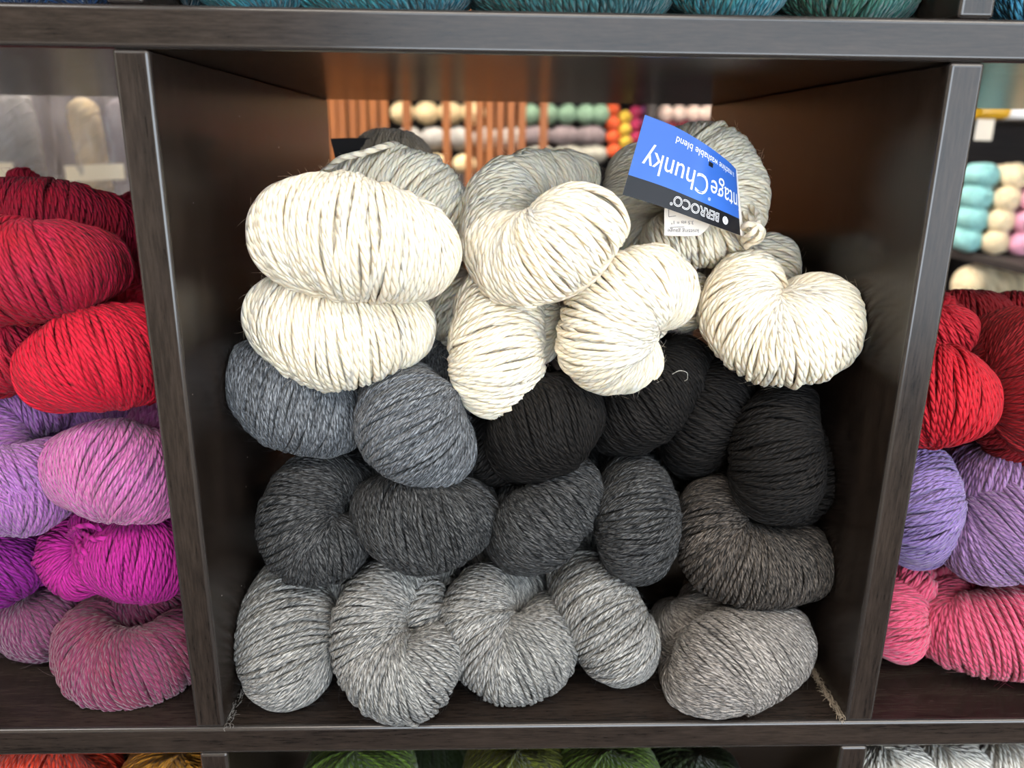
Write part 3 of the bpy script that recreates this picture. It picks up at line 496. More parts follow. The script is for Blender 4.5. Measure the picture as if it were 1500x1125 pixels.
def text_mesh(name, txt, size, place, mat, parent, space=1.0, outline=0, bold=0, shear=0):
    """place(x, y) -> world point arrays; x,y in metres in the plane of the writing"""
    c = bpy.data.curves.new(name, 'FONT'); c.body = txt; c.size = size; c.space_character = space; c.resolution_u = 4
    c.align_x = 'LEFT'; c.offset = bold; c.shear = shear
    if outline:
        c.fill_mode = 'NONE'; c.bevel_depth = outline; c.bevel_resolution = 1
    t = bpy.data.objects.new(name, c); col.objects.link(t)
    bpy.context.view_layer.update()
    me = bpy.data.meshes.new_from_object(t.evaluated_get(bpy.context.evaluated_depsgraph_get()))
    bpy.data.objects.remove(t)
    n = len(me.vertices); co = np.zeros(n * 3, np.float32); me.vertices.foreach_get('co', co); co = co.reshape(-1, 3)
    P = place(co[:, 0], co[:, 1], co[:, 2])
    me.vertices.foreach_set('co', P.astype(np.float32).ravel()); me.materials.clear(); me.materials.append(mat); me.update()
    me.name = name
    o = bpy.data.objects.new(name, me); col.objects.link(o); o.parent = parent
    g = parent
    tot = Vector((0, 0, 0))
    while g: tot += g.location; g = g.parent
    o.location = -tot
    return o
def width(txt, size, space=1.0):
    c = bpy.data.curves.new('m', 'FONT'); c.body = txt; c.size = size; c.space_character = space
    t = bpy.data.objects.new('m', c); col.objects.link(t); bpy.context.view_layer.update(); w_ = t.dimensions.x
    bpy.data.objects.remove(t); return w_
# the card hangs upside down: writing runs from right to left, its top towards the bottom edge
def on_card(u_end, v_base, slope=0.0, off=.00012):
    def f(x, y, z, W_=None):
        return card(u_end - x, v_base + y / LH + slope * x, (off + z * .5) * SGN)
    return f
def put(name, txt, size, u_last, wid, v, mat, **k):
    w_ = width(txt, size, k.get('space', 1.0)); sx = wid / w_
    f = lambda x, y, z: card(u_last + wid - x * sx, v + y / LH, (.00012 + z * .5) * SGN)
    return text_mesh(name, txt, size, f, mat, lab, **k)
put('writing', 'Vintage', .0150, .0436, .0375, .385, PRINT)
put('writing', 'Chunky', .0150, .0056, .0366, .385, PRINT)
put('writing', 'a machine washable blend', .0050, .0195, .0470, .095, PRINT)
put('writing', '®', .0024, .0428, .0018, .640, PRINT)
put('logo', 'BERROCO', .0072, .0255, .0268, .80, PRINT, outline=.00014)
put('writing', '®', .0022, .0235, .0015, .90, PRINT)
# round emblem
mb = MB()
a = np.linspace(0, 2 * np.pi, 33); rr = np.array([.0002, .0023])
A_, R_ = np.meshgrid(a, rr, indexing='ij')
eu, ev = .0572, .862
mb.grid(card(eu + R_ * np.cos(A_), ev + R_ * np.sin(A_) / LH, .00012 * SGN))
for k in range(4):
    x = np.linspace(-.0016, .0016, 8)[:, None]; y = (k - 1.5) * .0009 + .0003 * np.sin(x * 3000 + k)
    mb.grid(np.concatenate([card(eu + x, ev + (y - .00013) / LH, .0002 * SGN), card(eu + x, ev + (y + .00013) / LH, .0002 * SGN)], 1), mi=1)
em = mb.build('emblem', [PRINT, INK], lab); em.location = (0, 0, 0)
mb = MB(); card_patch(mb, .0399, .0433, .175, .235, .0001, nu=4, nv=3)
sl = mb.build('slot', [INK], lab); sl.location = (0, 0, 0)

# inner flap with the knitting gauge
fl = np.array([(0.2316, 0.066, 0.2712), (0.2602, 0.068, 0.2714), (0.2337, 0.07, 0.2532), (0.2511, 0.072, 0.2531), (0.2567, 0.072, 0.2561), (0.2617, 0.071, 0.2634)]); fl[:, 2] += Z0
fo, fx, fy = fl[0], unit(fl[1] - fl[0]), unit(fl[2] - fl[0])
nf = unit(np.cross(fx, fy)); nf = nf if nf[1] < 0 else -nf
FWd, FHt = np.linalg.norm(fl[1] - fl[0]), np.linalg.norm(fl[2] - fl[0])
def flap(x, y, off=0): # x right, y down in metres, gently curled
    x = np.asarray(x, float); y = np.asarray(y, float)
    return fo + x[..., None] * fx + y[..., None] * fy + (np.asarray(off, float) - 9 * (x - FWd * .4) ** 2)[..., None] * nf
mb = MB()
xs = np.linspace(0, FWd, 24); hh = (1 - .55 * (np.maximum(xs - FWd * .62, 0) / (FWd * .38)) ** 1.6) * FHt
for off, sgn in ((0, 1), (-.0003, -1)):
    X = xs[:, None] + np.zeros((1, 6)); Y = hh[:, None] * np.linspace(0, 1, 6)[None]
    mb.grid(flap(X, Y, off))
fp = mb.build('label_flap', [PAPER], owner); fp.location = -owner.location
tag(fp, 'white inner flap of the label printed with knitting gauge')
def on_flap(x_end, y_base):
    return lambda x, y, z: flap(x_end - x, y_base + y - .0, .00015)
def putf(txt, size, x_left, y):
    w_ = width(txt, size); text_mesh('writing', txt, size, on_flap(x_left + w_, y), DPRINT, fp)
putf('knitting gauge', .0031, .0018, FHt * .80)
putf('3.5 sts = 1"', .0027, .0036, FHt * .55)
mb = MB()
for (x0, y0, x1, y1) in ((.0028, FHt * .75, .0105, FHt * .72), (.0022, FHt * .22, .0022, FHt * .44), (.0022, FHt * .44, .006, FHt * .40)):
    d = np.array([x1 - x0, y1 - y0]); d /= np.linalg.norm(d); q = np.array([-d[1], d[0]]) * .00013
    t = np.linspace(0, 1, 6)
    X = np.stack([x0 + (x1 - x0) * t + q[0], x0 + (x1 - x0) * t - q[0]], 1); Y = np.stack([y0 + (y1 - y0) * t + q[1], y0 + (y1 - y0) * t - q[1]], 1)
    mb.grid(flap(X, Y, .00016))
ln = mb.build('printed_lines', [DPRINT], fp); ln.location = (0, 0, 0)

# ------------------------------------------------------------------ single strands and other tags
def strand(pts, w, kind, parent, name='tie_strand', seed=1):
    P = spline(np.array([up(p) for p in pts]), 60)[:, :3]
    T = unit(np.gradient(P, axis=0)); a = unit(np.cross(T, np.array([.1, -1, .3]))); b = np.cross(T, a)
    va = np.linspace(0, 2 * np.pi, 9)
    V = P[:, None] + w / 2 * (np.cos(va)[None, :, None] * a[:, None] + np.sin(va)[None, :, None] * b[:, None])
    L = np.r_[0, np.cumsum(np.linalg.norm(np.diff(P, axis=0), axis=1))] * 100
    mb = MB(); mb.grid(V, L[:, None] + 0 * va[None], va[None] / 6.2832 + 0 * L[:, None], .5)
    o = mb.build(name, YARN[kind], parent); o.location = -parent.location
    return o
sh = made['shaded cream skein behind the foremost upper left skein, a loose strand over its top']
strand([(0.0492, 0.105, 0.2838), (0.0584, 0.098, 0.2903), (0.0722, 0.098, 0.294), (0.083, 0.105, 0.2977), (0.0868, 0.125, 0.2981), (0.0856, 0.15, 0.2941)], .0036, 'cream', sh)
for k, pp in enumerate(([(0.2773, 0.075, 0.2508), (0.2798, 0.066, 0.2569), (0.2853, 0.078, 0.263), (0.2841, 0.09, 0.2686)],
                        [(0.2749, 0.078, 0.2549), (0.2779, 0.068, 0.2602), (0.2855, 0.07, 0.2572), (0.2873, 0.078, 0.2506), (0.2799, 0.08, 0.248)],
                        [(0.2802, 0.078, 0.2468), (0.2843, 0.07, 0.254), (0.2833, 0.075, 0.2589), (0.2799, 0.085, 0.2645)])):
    strand(pp, .0034, 'cream', owner)


mg = made['magenta skein with looped end beneath the pink and lilac skein']
for pp in ([(-0.0838, 0.04, 0.0914), (-0.0752, 0.028, 0.0905), (-0.0694, 0.026, 0.0891), (-0.0688, 0.03, 0.0918), (-0.0784, 0.042, 0.0895)],
           [(-0.0809, 0.04, 0.0963), (-0.0679, 0.028, 0.0969), (-0.0606, 0.028, 0.0985), (-0.0632, 0.04, 0.0979)],
           [(-0.086, 0.04, 0.0864), (-0.0774, 0.028, 0.0848), (-0.0702, 0.026, 0.0835), (-0.0684, 0.032, 0.0858)],
           [(-0.0908, 0.045, 0.0904), (-0.0794, 0.034, 0.101), (-0.0704, 0.032, 0.1028), (-0.0665, 0.036, 0.0975)]):
    strand(pp, .0030, 'magenta', mg, 'yarn_loop')
b2_ = made['black skein running up to the right, right of the central black one']
tag(strand([(0.2348, 0.036, 0.1865), (0.2381, 0.034, 0.1889), (0.2417, 0.034, 0.1878), (0.2428, 0.036, 0.1839), (0.242, 0.038, 0.1822)], .0004, 'white', b2_, 'stray_fiber'), 'pale curly stray fiber')

def strip(pts, hvec, name, mat, parent, back=.0005):
    P = spline(np.array([up(p) for p in pts]), 30)[:, :3]; h = np.array(hvec, float)
    mb = MB()
    mb.grid(np.stack([P, P + h], 1)); mb.grid(np.stack([P + [0, back, 0], P + h + [0, back, 0]], 1))
    mb.grid(np.stack([P, P + [0, back, 0]], 1)); mb.grid(np.stack([P + h, P + h + [0, back, 0]], 1))
    o = mb.build(name, [mat], parent); o.location = -parent.location
    return o
TAGK = plain('tag_black', lin(36, 33, 33), .7, .15)
dk = made['dark shaded skein top peeking out over the shaded cream skein, black tag beside it']
t1 = strip([(0.0344, 0.2, 0.3014), (0.0461, 0.2, 0.302), (0.062, 0.2, 0.3022)], (.004, 0, -.021), 'paper_label', TAGK, dk); tag(t1, 'black paper tag')
bk = made['brownish shaded skein wedged between shell curled and labelled cream skeins']
t2 = strip([(0.1878, 0.172, 0.291), (0.194, 0.165, 0.2928), (0.2022, 0.16, 0.2897), (0.2153, 0.165, 0.283)], (-.002, 0, -.010), 'paper_label', plain('tag_dark_brown', lin(62, 54, 50), .4), bk); tag(t2, 'dark curled paper tag')

# ------------------------------------------------------------------ shelving unit
unit_o = empty('cube_shelving_unit', (W / 2, D / 2, 0))
tag(unit_o, 'black brown wood grain cube shelving unit with open backs, filled with yarn skeins', 'shelving unit')
EDGE = plain('glossy_edge_banding', lin(40, 36, 34), .16, .6)
def part_box(name, a, b, mat, bw=.0012):
    mb = MB(); mb.box(a, b); o = mb.build(name, [mat, EDGE], unit_o, smooth=False); o.location = -unit_o.location
    bevel(o, bw); o.modifiers['edge'].material = 1; return o
PX, PZ = W + TD, H + TB
xs0, xs1 = -2 * PX, W + 2 * PX
zk = [Z0 - TB + k * PZ for k in range(-3, 3)]
for z in zk:
    part_box('shelf_board', (xs0 + .0001, 0, z), (xs1 - .0001, D, z + TB), WX, .0022)
for i in range(-2, 4):
    x = -TD + i * PX
    for z in zk[:-1]:
        part_box('divider_panel', (x, .0003, z + TB), (x + TD, D, z + TB + H), WZ, .0018)
part_box('plinth', (xs0, .03, .02), (xs1, D - .03, zk[0]), WX) if zk[0] > .03 else None
for x in (xs0 + .01, xs1 - .04):
    part_box('foot', (x, .04, 0), (x + .03, D - .04, .02), WZ)

# lint gathered in the two front corners of the middle cubby
def lint(pts, n, seed, label, colr):
    rs = np.random.default_rng(seed); mb = MB(); P = spline(np.array([up(p) for p in pts]), 50)[:, :3]
    T = unit(np.gradient(P, axis=0))
    for i in range(n):
        k = rs.integers(0, 49); p = P[k] + rs.normal(0, .0006, 3); p[2] = max(p[2], Z0 + .0004)
        d = unit(T[k] * rs.choice([-1, 1]) + rs.normal(0, .5, 3)); d[2] = abs(d[2]) * .4
        ln_ = rs.uniform(.002, .006); t = np.linspace(0, 1, 5)[:, None]; sd = unit(rs.normal(0, 1, 3))
        sd[2] = abs(sd[2]); Q = p + d * t * ln_ + sd * ln_ * .35 * np.sin(t * 3)
        Q[:, 0] = np.clip(Q[:, 0], .0004, W - .0004); Q[:, 2] = np.maximum(Q[:, 2], Z0 + .0002)
        a = unit(np.cross(d, [0.1, .2, 1])); b = np.cross(d, a); va = np.linspace(0, 6.2832, 4)
        mb.grid(Q[:, None] + .00012 * (np.cos(va)[None, :, None] * a + np.sin(va)[None, :, None] * b), rnd=rs.random())
    o = mb.build('yarn_lint', [plain('lint', colr, .9)]); tag(o, label, 'lint', kind='stuff'); return o
lint([(W - .0015, .001, .001), (W - .0018, .028, .001), (W - .0018, .062, .001)], 330, 5, 'beige fuzzy lint line in the right floor corner of the middle cubby', lin(150, 136, 118))
lint([(.0012, .001, .001), (.0015, .02, .001), (.0022, .045, .001)], 90, 6, 'thin dark lint wisps in the left floor corner of the middle cubby', lin(110, 108, 106))

# ------------------------------------------------------------------ the shop around
X0, X1, Y0, Y1, ZC = -2.4, 3.0, -2.2, 3.0, 2.75
def wallbox(name, a, b, mat):
    mb = MB(); mb.box(a, b); o = mb.build(name, [mat], smooth=False); o['kind'] = 'structure'; return o
def noisy(name, c1, c2, scale, rough=.6, stretch=(1, 1, 1)):
    m, nt, p = newmat(name); L = nt.links
    tc = N(nt, 'ShaderNodeTexCoord'); mp = N(nt, 'ShaderNodeMapping'); mp.inputs['Scale'].default_value = stretch
    L.new(tc.outputs['Object'], mp.inputs[0])
    n = N(nt, 'ShaderNodeTexNoise'); n.inputs['Scale'].default_value = scale; n.inputs['Detail'].default_value = 5; L.new(mp.outputs[0], n.inputs[0])
    r = N(nt, 'ShaderNodeValToRGB'); L.new(n.outputs[0], r.inputs[0])
    r.color_ramp.elements[0].position = .35; r.color_ramp.elements[0].color = lin(*c1)
    r.color_ramp.elements[1].position = .65; r.color_ramp.elements[1].color = lin(*c2)
    L.new(r.outputs[0], p.inputs['Base Color']); p.inputs['Roughness'].default_value = rough
    return m
WALL = noisy('painted_wall', (206, 196, 182), (214, 205, 192), 3)
wallbox('floor', (X0, Y0, -.05), (X1, Y1, 0), noisy('dark_carpet', (52, 48, 46), (66, 60, 57), 60, .9))
wallbox('ceiling', (X0, Y0, ZC), (X1, Y1, ZC + .05), noisy('ceiling_paint', (226, 224, 218), (232, 230, 226), 2))
wallbox('wall_back', (X0, Y1, 0), (X1, Y1 + .05, ZC), WALL)
WA, WB, WC, WE = -.3, 2.6, .75, 2.45      # unseen window opening, added to let cool fill light in from the front
for k_, (a_, b_) in enumerate((((X0, Y0 - .05, 0), (WA, Y0, ZC)), ((WB, Y0 - .05, 0), (X1, Y0, ZC)), ((WA, Y0 - .05, 0), (WB, Y0, WC)), ((WA, Y0 - .05, WE), (WB, Y0, ZC)))):
    wallbox('wall_front', a_, b_, WALL)
mb = MB()
for a_, b_ in (((WA, Y0 - .04, WC), (WB, Y0 - .005, WC + .05)), ((WA, Y0 - .04, WE - .05), (WB, Y0 - .005, WE)), ((WA, Y0 - .04, WC + .05), (WA + .05, Y0 - .005, WE - .05)), ((WB - .05, Y0 - .04, WC + .05), (WB, Y0 - .005, WE - .05))):
    mb.box(a_, b_)
o = mb.build('added_fill_window', [plain('fill_window_frame', lin(70, 66, 62), .5)], smooth=False); o['kind'] = 'structure'
sc.world = bpy.data.worlds.new('daylight'); sc.world.use_nodes = True
bg = sc.world.node_tree.nodes['Background']; bg.inputs[0].default_value = (.80, .90, 1, 1); bg.inputs[1].default_value = 9.0
wallbox('wall_left', (X0 - .05, Y0, 0), (X0, Y1, ZC), WALL)
wallbox('wall_right', (X1, Y0, 0), (X1 + .05, Y1, ZC), WALL)

# ceiling lights
def ceiling_light(x, y, sx, sy, power, colr, label):
    e = empty('ceiling_light', (x, y, ZC)); tag(e, label, 'ceiling light', 'ceiling light panels')
    mb = MB(); t = .025
    for a, b in (((-sx, -sy), (sx, -sy + t)), ((-sx, sy - t), (sx, sy)), ((-sx, -sy + t), (-sx + t, sy - t)), ((sx - t, -sy + t), (sx, sy - t))):
        mb.box((x + a[0], y + a[1], ZC - .03), (x + b[0], y + b[1], ZC - .0005))
    f = mb.build('frame', [plain('light_frame', lin(220, 220, 220), .5)], e, smooth=False); f.location = -e.location
    mb = MB(); mb.box((x - sx + t, y - sy + t, ZC - .022), (x + sx - t, y + sy - t, ZC - .012))
    d = mb.build('diffuser', [plain('light_diffuser', (1, 1, 1, 1), .5, emit=colr, es=power)], e, smooth=False); d.location = -e.location
WARM = (1, .90, .78, 1); NEU = (1, .96, .91, 1); COOL = (.90, .95, 1, 1)
ceiling_light(.10, -1.15, .60, .28, 14, WARM, 'ceiling light panel in front of the shelving, nearest to it')
ceiling_light(-1.35, -1.15, .60, .28, 15, NEU, 'ceiling light panel in front of the shelving, on the left')
ceiling_light(1.55, -1.15, .60, .28, 15, WARM, 'ceiling light panel in front of the shelving, on the right')
ceiling_light(.1, 1.30, .60, .30, 34, WARM, 'ceiling light panel behind the shelving, in the middle')
ceiling_light(1.7, 1.3, .60, .30, 34, WARM, 'ceiling light panel behind the shelving, on the right')
ceiling_light(-1.3, 1.3, .60, .30, 38, NEU, 'ceiling light panel behind the shelving, on the left')


# ---- things seen through the open backs
def small_skein(name, pts, kind, label, cat, group, w=.004, parent=None, tilt=.2, mat=None, m_=16):
    rs = np.random.default_rng(abs(hash(label)) % 1000 + 3) if False else np.random.default_rng(len(label) * 7 + int(abs(pts[0][0]) * 1000))
    mb = MB(); bn = Bean(pts, front=(0, -1, .1))
    add_bean(mb, bn, w, tilt, rs, nth=28, m=4, dens=.95)
    o = mb.build(name, mat or YARN[kind], origin=(pts[0][0], pts[0][1], min(p[2] - p[3] for p in pts)))
    if label: tag(o, label, cat, group)
    return o
z = lambda v: v + Z0

# orange slatted rack 1.5 m behind
rack = empty('slatted_wooden_rack', (-.05, 1.5, 0)); tag(rack, 'orange stained rack with upright wooden slats behind the middle cubby', 'rack')
SL = noisy('orange_wood', (140, 80, 34), (168, 100, 46), 6, .5, (8, 8, 1))
for px in (490, 502.5, 518, 532.5, 548, 563, 595.5, 653, 685.5, 701, 716, 731, 747, 762.6, 794.4, 470, 455, 440):
    x = -.19952 + (px - 490) * (.8359 / 553) * (1.0)
    mb = MB(); mb.box((x - .0086, 1.47, z(-.30)), (x + .0086, 1.49, z(.62)))
    o = mb.build('slat', [SL], rack, smooth=False); o.location = -rack.location; bevel(o, .002)
for zz in (-.32, .62):
    mb = MB(); mb.box((-.30, 1.46, z(zz)), (.30, 1.60, z(zz) + .03)); o = mb.build('rail', [SL], rack, smooth=False); o.location = -rack.location; bevel(o, .003)
for x in (-.30, .28):
    for y in (1.46, 1.58):
        mb = MB(); mb.box((x, y, 0), (x + .02, y + .02, z(-.32))); o = mb.build('leg', [SL], rack, smooth=False); o.location = -rack.location

# wall of shelves further back, with bagged yarn
DW = noisy('dark_shelf_wood', (34, 28, 27), (48, 40, 38), 8, .75, (1, 10, 10))
shf = empty('back_wall_shelves', (.6, 2.2, 0)); tag(shf, 'dark wooden wall shelves at the back of the shop behind the cubbies', 'shelves')
SY0, SY1 = 1.95, 2.35
def sbox(nm, a, b):
    mb = MB(); mb.box(a, b); o = mb.build(nm, [DW], shf, smooth=False); o.location = -shf.location; bevel(o, .002)
for zz in (-.72, -.40, -.10, .185, .50, .80):
    sbox('shelf_board', (-1.1, SY0, z(zz)), (2.6, SY1, z(zz) + .018))
for xx in (-1.1, -.35, .585, 1.30, 2.58):
    sbox('divider_panel', (xx, SY0 + .002, z(-.72)), (xx + .02, SY1, z(.80)))
sbox('back_panel', (-1.1, SY1, z(-.74)), (2.6, SY1 + .01, z(.82)))
sbox('plinth', (-1.1, SY0 + .02, 0), (2.6, SY1, z(-.72)))
# light carpentry board lifting the bagged yarn
for a, b in ((-1.08, .585), (.605, 1.28)):
    mb = MB(); mb.box((a + .02, SY0 + .03, z(.203)), (b - .002, SY1 - .01, z(.222))); o = mb.build('shelf_riser', [DW], shf, smooth=False); o.location = -shf.location
EXTRA = {
 'ivory': ((226, 200, 150), (240, 218, 176)), 'palegrey': ((150, 146, 140), (176, 172, 166)), 'sage': ((120, 152, 124), (150, 178, 150)),
 'mauvegrey': ((104, 90, 92), (140, 124, 124)), 'stone': ((150, 146, 132), (176, 172, 158)), 'tangerine': ((206, 74, 26), (226, 96, 40)),
 'yellow': ((206, 168, 44), (226, 190, 70)), 'raspberry': ((160, 26, 70), (186, 44, 92)), 'violet': ((104, 44, 92), (130, 64, 116)),
 'blush': ((226, 196, 178), (240, 214, 200)), 'mint': ((120, 186, 188), (160, 210, 208)), 'babypink': ((224, 150, 184), (238, 178, 202)),
 'peach': ((232, 168, 148), (242, 196, 176)), 'butter': ((236, 214, 170), (244, 228, 196)), 'wine': ((90, 10, 26), (110, 20, 36))}
for k, (a, b) in EXTRA.items(): YARN[k] = yarn_mat(k, a, b, w=.004)
FAR = [('ivory', 'ivory bagged skeins behind the slats', 'ivory skein in the upper row behind the orange slats', [(-0.1049, 2.03, 0.3834, 0.0291, 0.0078), (-0.0371, 2.03, 0.3843, 0.0291, 0.0078), (0.0308, 2.03, 0.3852, 0.0292, 0.0078), (0.0929, 2.03, 0.386, 0.0292, 0.0078), (-0.0891, 2.03, 0.2433, 0.0257, 0.0079), (-0.0102, 2.03, 0.2442, 0.0257, 0.0079), (0.0688, 2.03, 0.2451, 0.0257, 0.0079)]), ('palegrey', 'pale grey skeins behind the slats', 'pale grey skein in the middle row behind the orange slats', [(-0.0873, 2.03, 0.3132, 0.0294, 0.0118), (-0.0169, 2.03, 0.314, 0.0294, 0.0118), (0.0535, 2.03, 0.3149, 0.0294, 0.0118), (0.132, 2.03, 0.3158, 0.0295, 0.0118), (0.2067, 2.03, 0.3167, 0.0295, 0.0118)]), ('sage', 'sage green skeins right of the slats', 'sage green skein in the top row right of the orange slats', [(0.2586, 2.03, 0.3844, 0.0254, 0.0039), (0.3113, 2.03, 0.3851, 0.0254, 0.0039), (0.3641, 2.03, 0.3858, 0.0254, 0.0039), (0.417, 2.03, 0.3865, 0.0254, 0.0039), (0.4582, 2.03, 0.387, 0.0254, 0.0039)]), ('mauvegrey', 'mauve grey skeins right of the slats', 'mauve grey skein in the middle row right of the orange slats', [(0.2774, 2.03, 0.3251, 0.0256, 0.0197), (0.3562, 2.03, 0.326, 0.0256, 0.0197), (0.4331, 2.03, 0.327, 0.0256, 0.0197)]), ('stone', 'stone coloured skeins right of the slats', 'stone coloured skein in the lowest row right of the orange slats', [(0.2864, 2.03, 0.2742, 0.0237, 0.0198), (0.3697, 2.03, 0.2752, 0.0238, 0.0198), (0.4412, 2.03, 0.276, 0.0238, 0.0198)]), ('tangerine', 'orange skeins stacked in a column', 'orange skein in the column left of the blue label', [(0.493, 2.03, 0.3985, 0.0176, 0.002), (0.4967, 2.03, 0.3615, 0.0177, 0.002), (0.4986, 2.03, 0.324, 0.0177, 0.002), (0.5024, 2.03, 0.2862, 0.0178, 0.002)]), ('yellow', 'yellow skeins stacked in a column', 'yellow skein in the column left of the blue label', [(0.5293, 2.03, 0.3786, 0.0157, 0.002), (0.5311, 2.03, 0.3451, 0.0157, 0.002), (0.5349, 2.03, 0.3112, 0.0158, 0.002), (0.5367, 2.03, 0.2771, 0.0159, 0.002)]), ('raspberry', 'raspberry skeins stacked in a column', 'raspberry skein in the column half hidden by the blue label', [(0.5601, 2.03, 0.392, 0.0157, 0.002), (0.562, 2.03, 0.3586, 0.0157, 0.002), (0.5659, 2.03, 0.3248, 0.0158, 0.002), (0.5679, 2.03, 0.2908, 0.0159, 0.002)]), ('violet', 'violet skeins stacked in a column', 'violet skein beside the raspberry column behind the blue label', [(0.5892, 2.03, 0.3979, 0.0137, 0.002), (0.5913, 2.03, 0.3645, 0.0138, 0.002), (0.5933, 2.03, 0.3308, 0.0138, 0.002), (0.5954, 2.03, 0.2968, 0.0139, 0.002)]), ('blush', 'blush white skeins above the label', 'blush white skein in the row above the labelled skein', [(0.6448, 2.03, 0.3912, 0.0206, 0.001), (0.6842, 2.03, 0.3918, 0.0206, 0.001), (0.7257, 2.03, 0.3923, 0.0206, 0.001), (0.7632, 2.03, 0.3928, 0.0206, 0.001), (0.8007, 2.03, 0.3933, 0.0206, 0.001)]), ('wine', 'wine red skeins above the label', 'wine red skein under the blush white row', [(0.6555, 2.03, 0.3504, 0.0197, 0.0039), (0.6991, 2.03, 0.3509, 0.0197, 0.0039), (0.7428, 2.03, 0.3514, 0.0197, 0.0039), (0.7865, 2.03, 0.352, 0.0197, 0.0039), (0.6584, 2.03, 0.3089, 0.0198, 0.004), (0.7022, 2.03, 0.3095, 0.0198, 0.004), (0.7461, 2.03, 0.31, 0.0198, 0.004), (0.79, 2.03, 0.3105, 0.0198, 0.004)])]
for kind, gname, lab_, rows in FAR:
    for k, (x, y, zz, r, hl) in enumerate(rows):
        small_skein('yarn_skein', [(x - hl, y, z(zz), r * .92), (x, y - .004, z(zz), r), (x + hl, y, z(zz), r * .92)], kind, lab_, 'yarn skein', gname, w=.005)

# ---- right: pastel skeins on a dark shelf seen past its left end
PT = (1.2196, 1.45, 0.0768)[2]
ps = empty('end_display_shelf', (1.62, 1.35, 0)); tag(ps, 'dark display shelf full of pastel skeins behind the right cubby', 'shelf')
def pbox(nm, a, b):
    mb = MB(); mb.box(a, b); o = mb.build(nm, [DW], ps, smooth=False); o.location = -ps.location; bevel(o, .002)
LO = PT - .125
for q in (LO, PT, PT + .30):
    pbox('shelf_board', (1.222, 1.02, z(q) - .018), (2.05, 1.65, z(q)))
pbox('back_panel', (1.222, 1.65, 0), (2.05, 1.665, z(PT + .40)))
pbox('side_panel', (2.05, 1.02, 0), (2.07, 1.665, z(PT + .40)))
pbox('plinth', (1.26, 1.06, 0), (2.05, 1.65, z(LO) - .018))
say = {'mint': 'pale mint', 'butter': 'pale butter cream', 'babypink': 'baby pink', 'peach': 'pale peach'}
grid = [('mint', 'butter', 'babypink', 'peach', 'butter'), ('mint', 'butter', 'babypink', 'peach', 'mint'), ('mint', 'butter', 'babypink', 'butter', 'peach'), ('mint', 'butter', 'butter', 'peach', 'babypink')]
x0_ = (1.2267, 1.42, 0.1836)[0]
for r_ in range(4):
    for c_ in range(5):
        kd = grid[r_][c_]; rr_ = .0245
        a = np.array((x0_ + c_ * .042 * (1 if r_ < 3 else 1.15) + (.004 * r_), 1.42 - .03 * c_, z(PT) + .0280 + r_ * .0472))
        mb = MB(); bn = Bean([np.r_[a, rr_], np.r_[a + [.012, .07, 0], .0225]], front=(0, 0, 1)); add_bean(mb, bn, .005, .25, np.random.default_rng(c_ * 9 + r_), nth=26, m=4, dens=.95)
        o = mb.build('yarn_skein', YARN[kd], origin=(a[0], a[1], a[2] - rr_))
        tag(o, say[kd] + ' little skein stacked in rows on the dark shelf behind the right cubby', 'yarn skein', say[kd] + ' little skeins behind the right cubby')
for k, u_ in enumerate(((1.2604, 1.42, -0.016)[0], (1.3309, 1.42, -0.0156)[0])):
    small_skein('yarn_skein', [(u_ - .01, 1.42, z(LO) + .052, .042), (u_ + .012, 1.43, z(LO) + .052, .043)], 'butter', ['thick cream skein under the pastel rows, nearer the right divider', 'thick cream skein under the pastel rows, nearer the picture edge'][k], 'yarn skein', 'thick cream skeins under the pastel rows', w=.006)
# gold and white packets hanging above, and a price tag
def packet(nm, c, hw, hh, mat, label, cat, dep=.012):
    mb = MB(); n = 14; X, Q = np.meshgrid(np.linspace(-1, 1, n), np.linspace(-1, 1, n), indexing='ij')
    bul = np.sqrt(np.maximum((1 - X ** 4) * (1 - Q ** 4), 0)) * dep
    for sg in (-1, 1):
        P = np.stack([c[0] + X * hw, c[1] + sg * bul, c[2] + Q * hh], -1); mb.grid(P if sg > 0 else P[::-1])
    o = mb.build(nm, [mat], origin=(c[0], c[1], c[2] - hh)); tag(o, label, cat); return o
c = (0.9387, 0.95, 0.3632); packet('yarn_packet', (c[0], c[1], z(c[2])), .030, .016, plain('gold_foil', lin(200, 150, 20), .35), 'gold packet at the top of the opening behind the right cubby', 'packet')
c = (0.9808, 0.95, 0.3566); packet('yarn_packet', (c[0], c[1], z(c[2])), .024, .010, plain('white_film', lin(226, 224, 220), .35), 'white packet at the top of the opening behind the right cubby', 'packet')
c = (0.9304, 0.95, 0.3312); o = packet('price_tag', (c[0], c[1], z(c[2])), .0145, .0165, plain('tag_card', lin(226, 214, 196), .5), 'small cream price tag hanging under the gold packet', 'price tag', .0008)
mb = MB(); mb.box((c[0] - .0006, c[1] - .0006, z(c[2]) + .0155), (c[0] + .0006, c[1] + .0006, z(c[2]) + .035)); q = mb.build('string', [plain('string', lin(180, 160, 130), .8)], o); q.location = -o.location
c = (0.9534, 0.95, 0.3726); mb = MB(); mb.box((c[0] - .12, c[1] - .004, z(c[2]) + .012), (c[0] + .9, c[1] + .004, z(c[2]) + .020)); mb.box((c[0] + .89, c[1] - .006, 0), (c[0] + .902, c[1] + .006, z(c[2]) + .012)); mb.box((c[0] - .122, c[1] - .006, 0), (c[0] - .11, c[1] + .006, z(c[2]) + .012)); o = mb.build('hanging_rail', [plain('rail_metal', lin(150, 150, 150), .3)], smooth=False); tag(o, 'thin metal rail carrying packets behind the right cubby', 'rail')

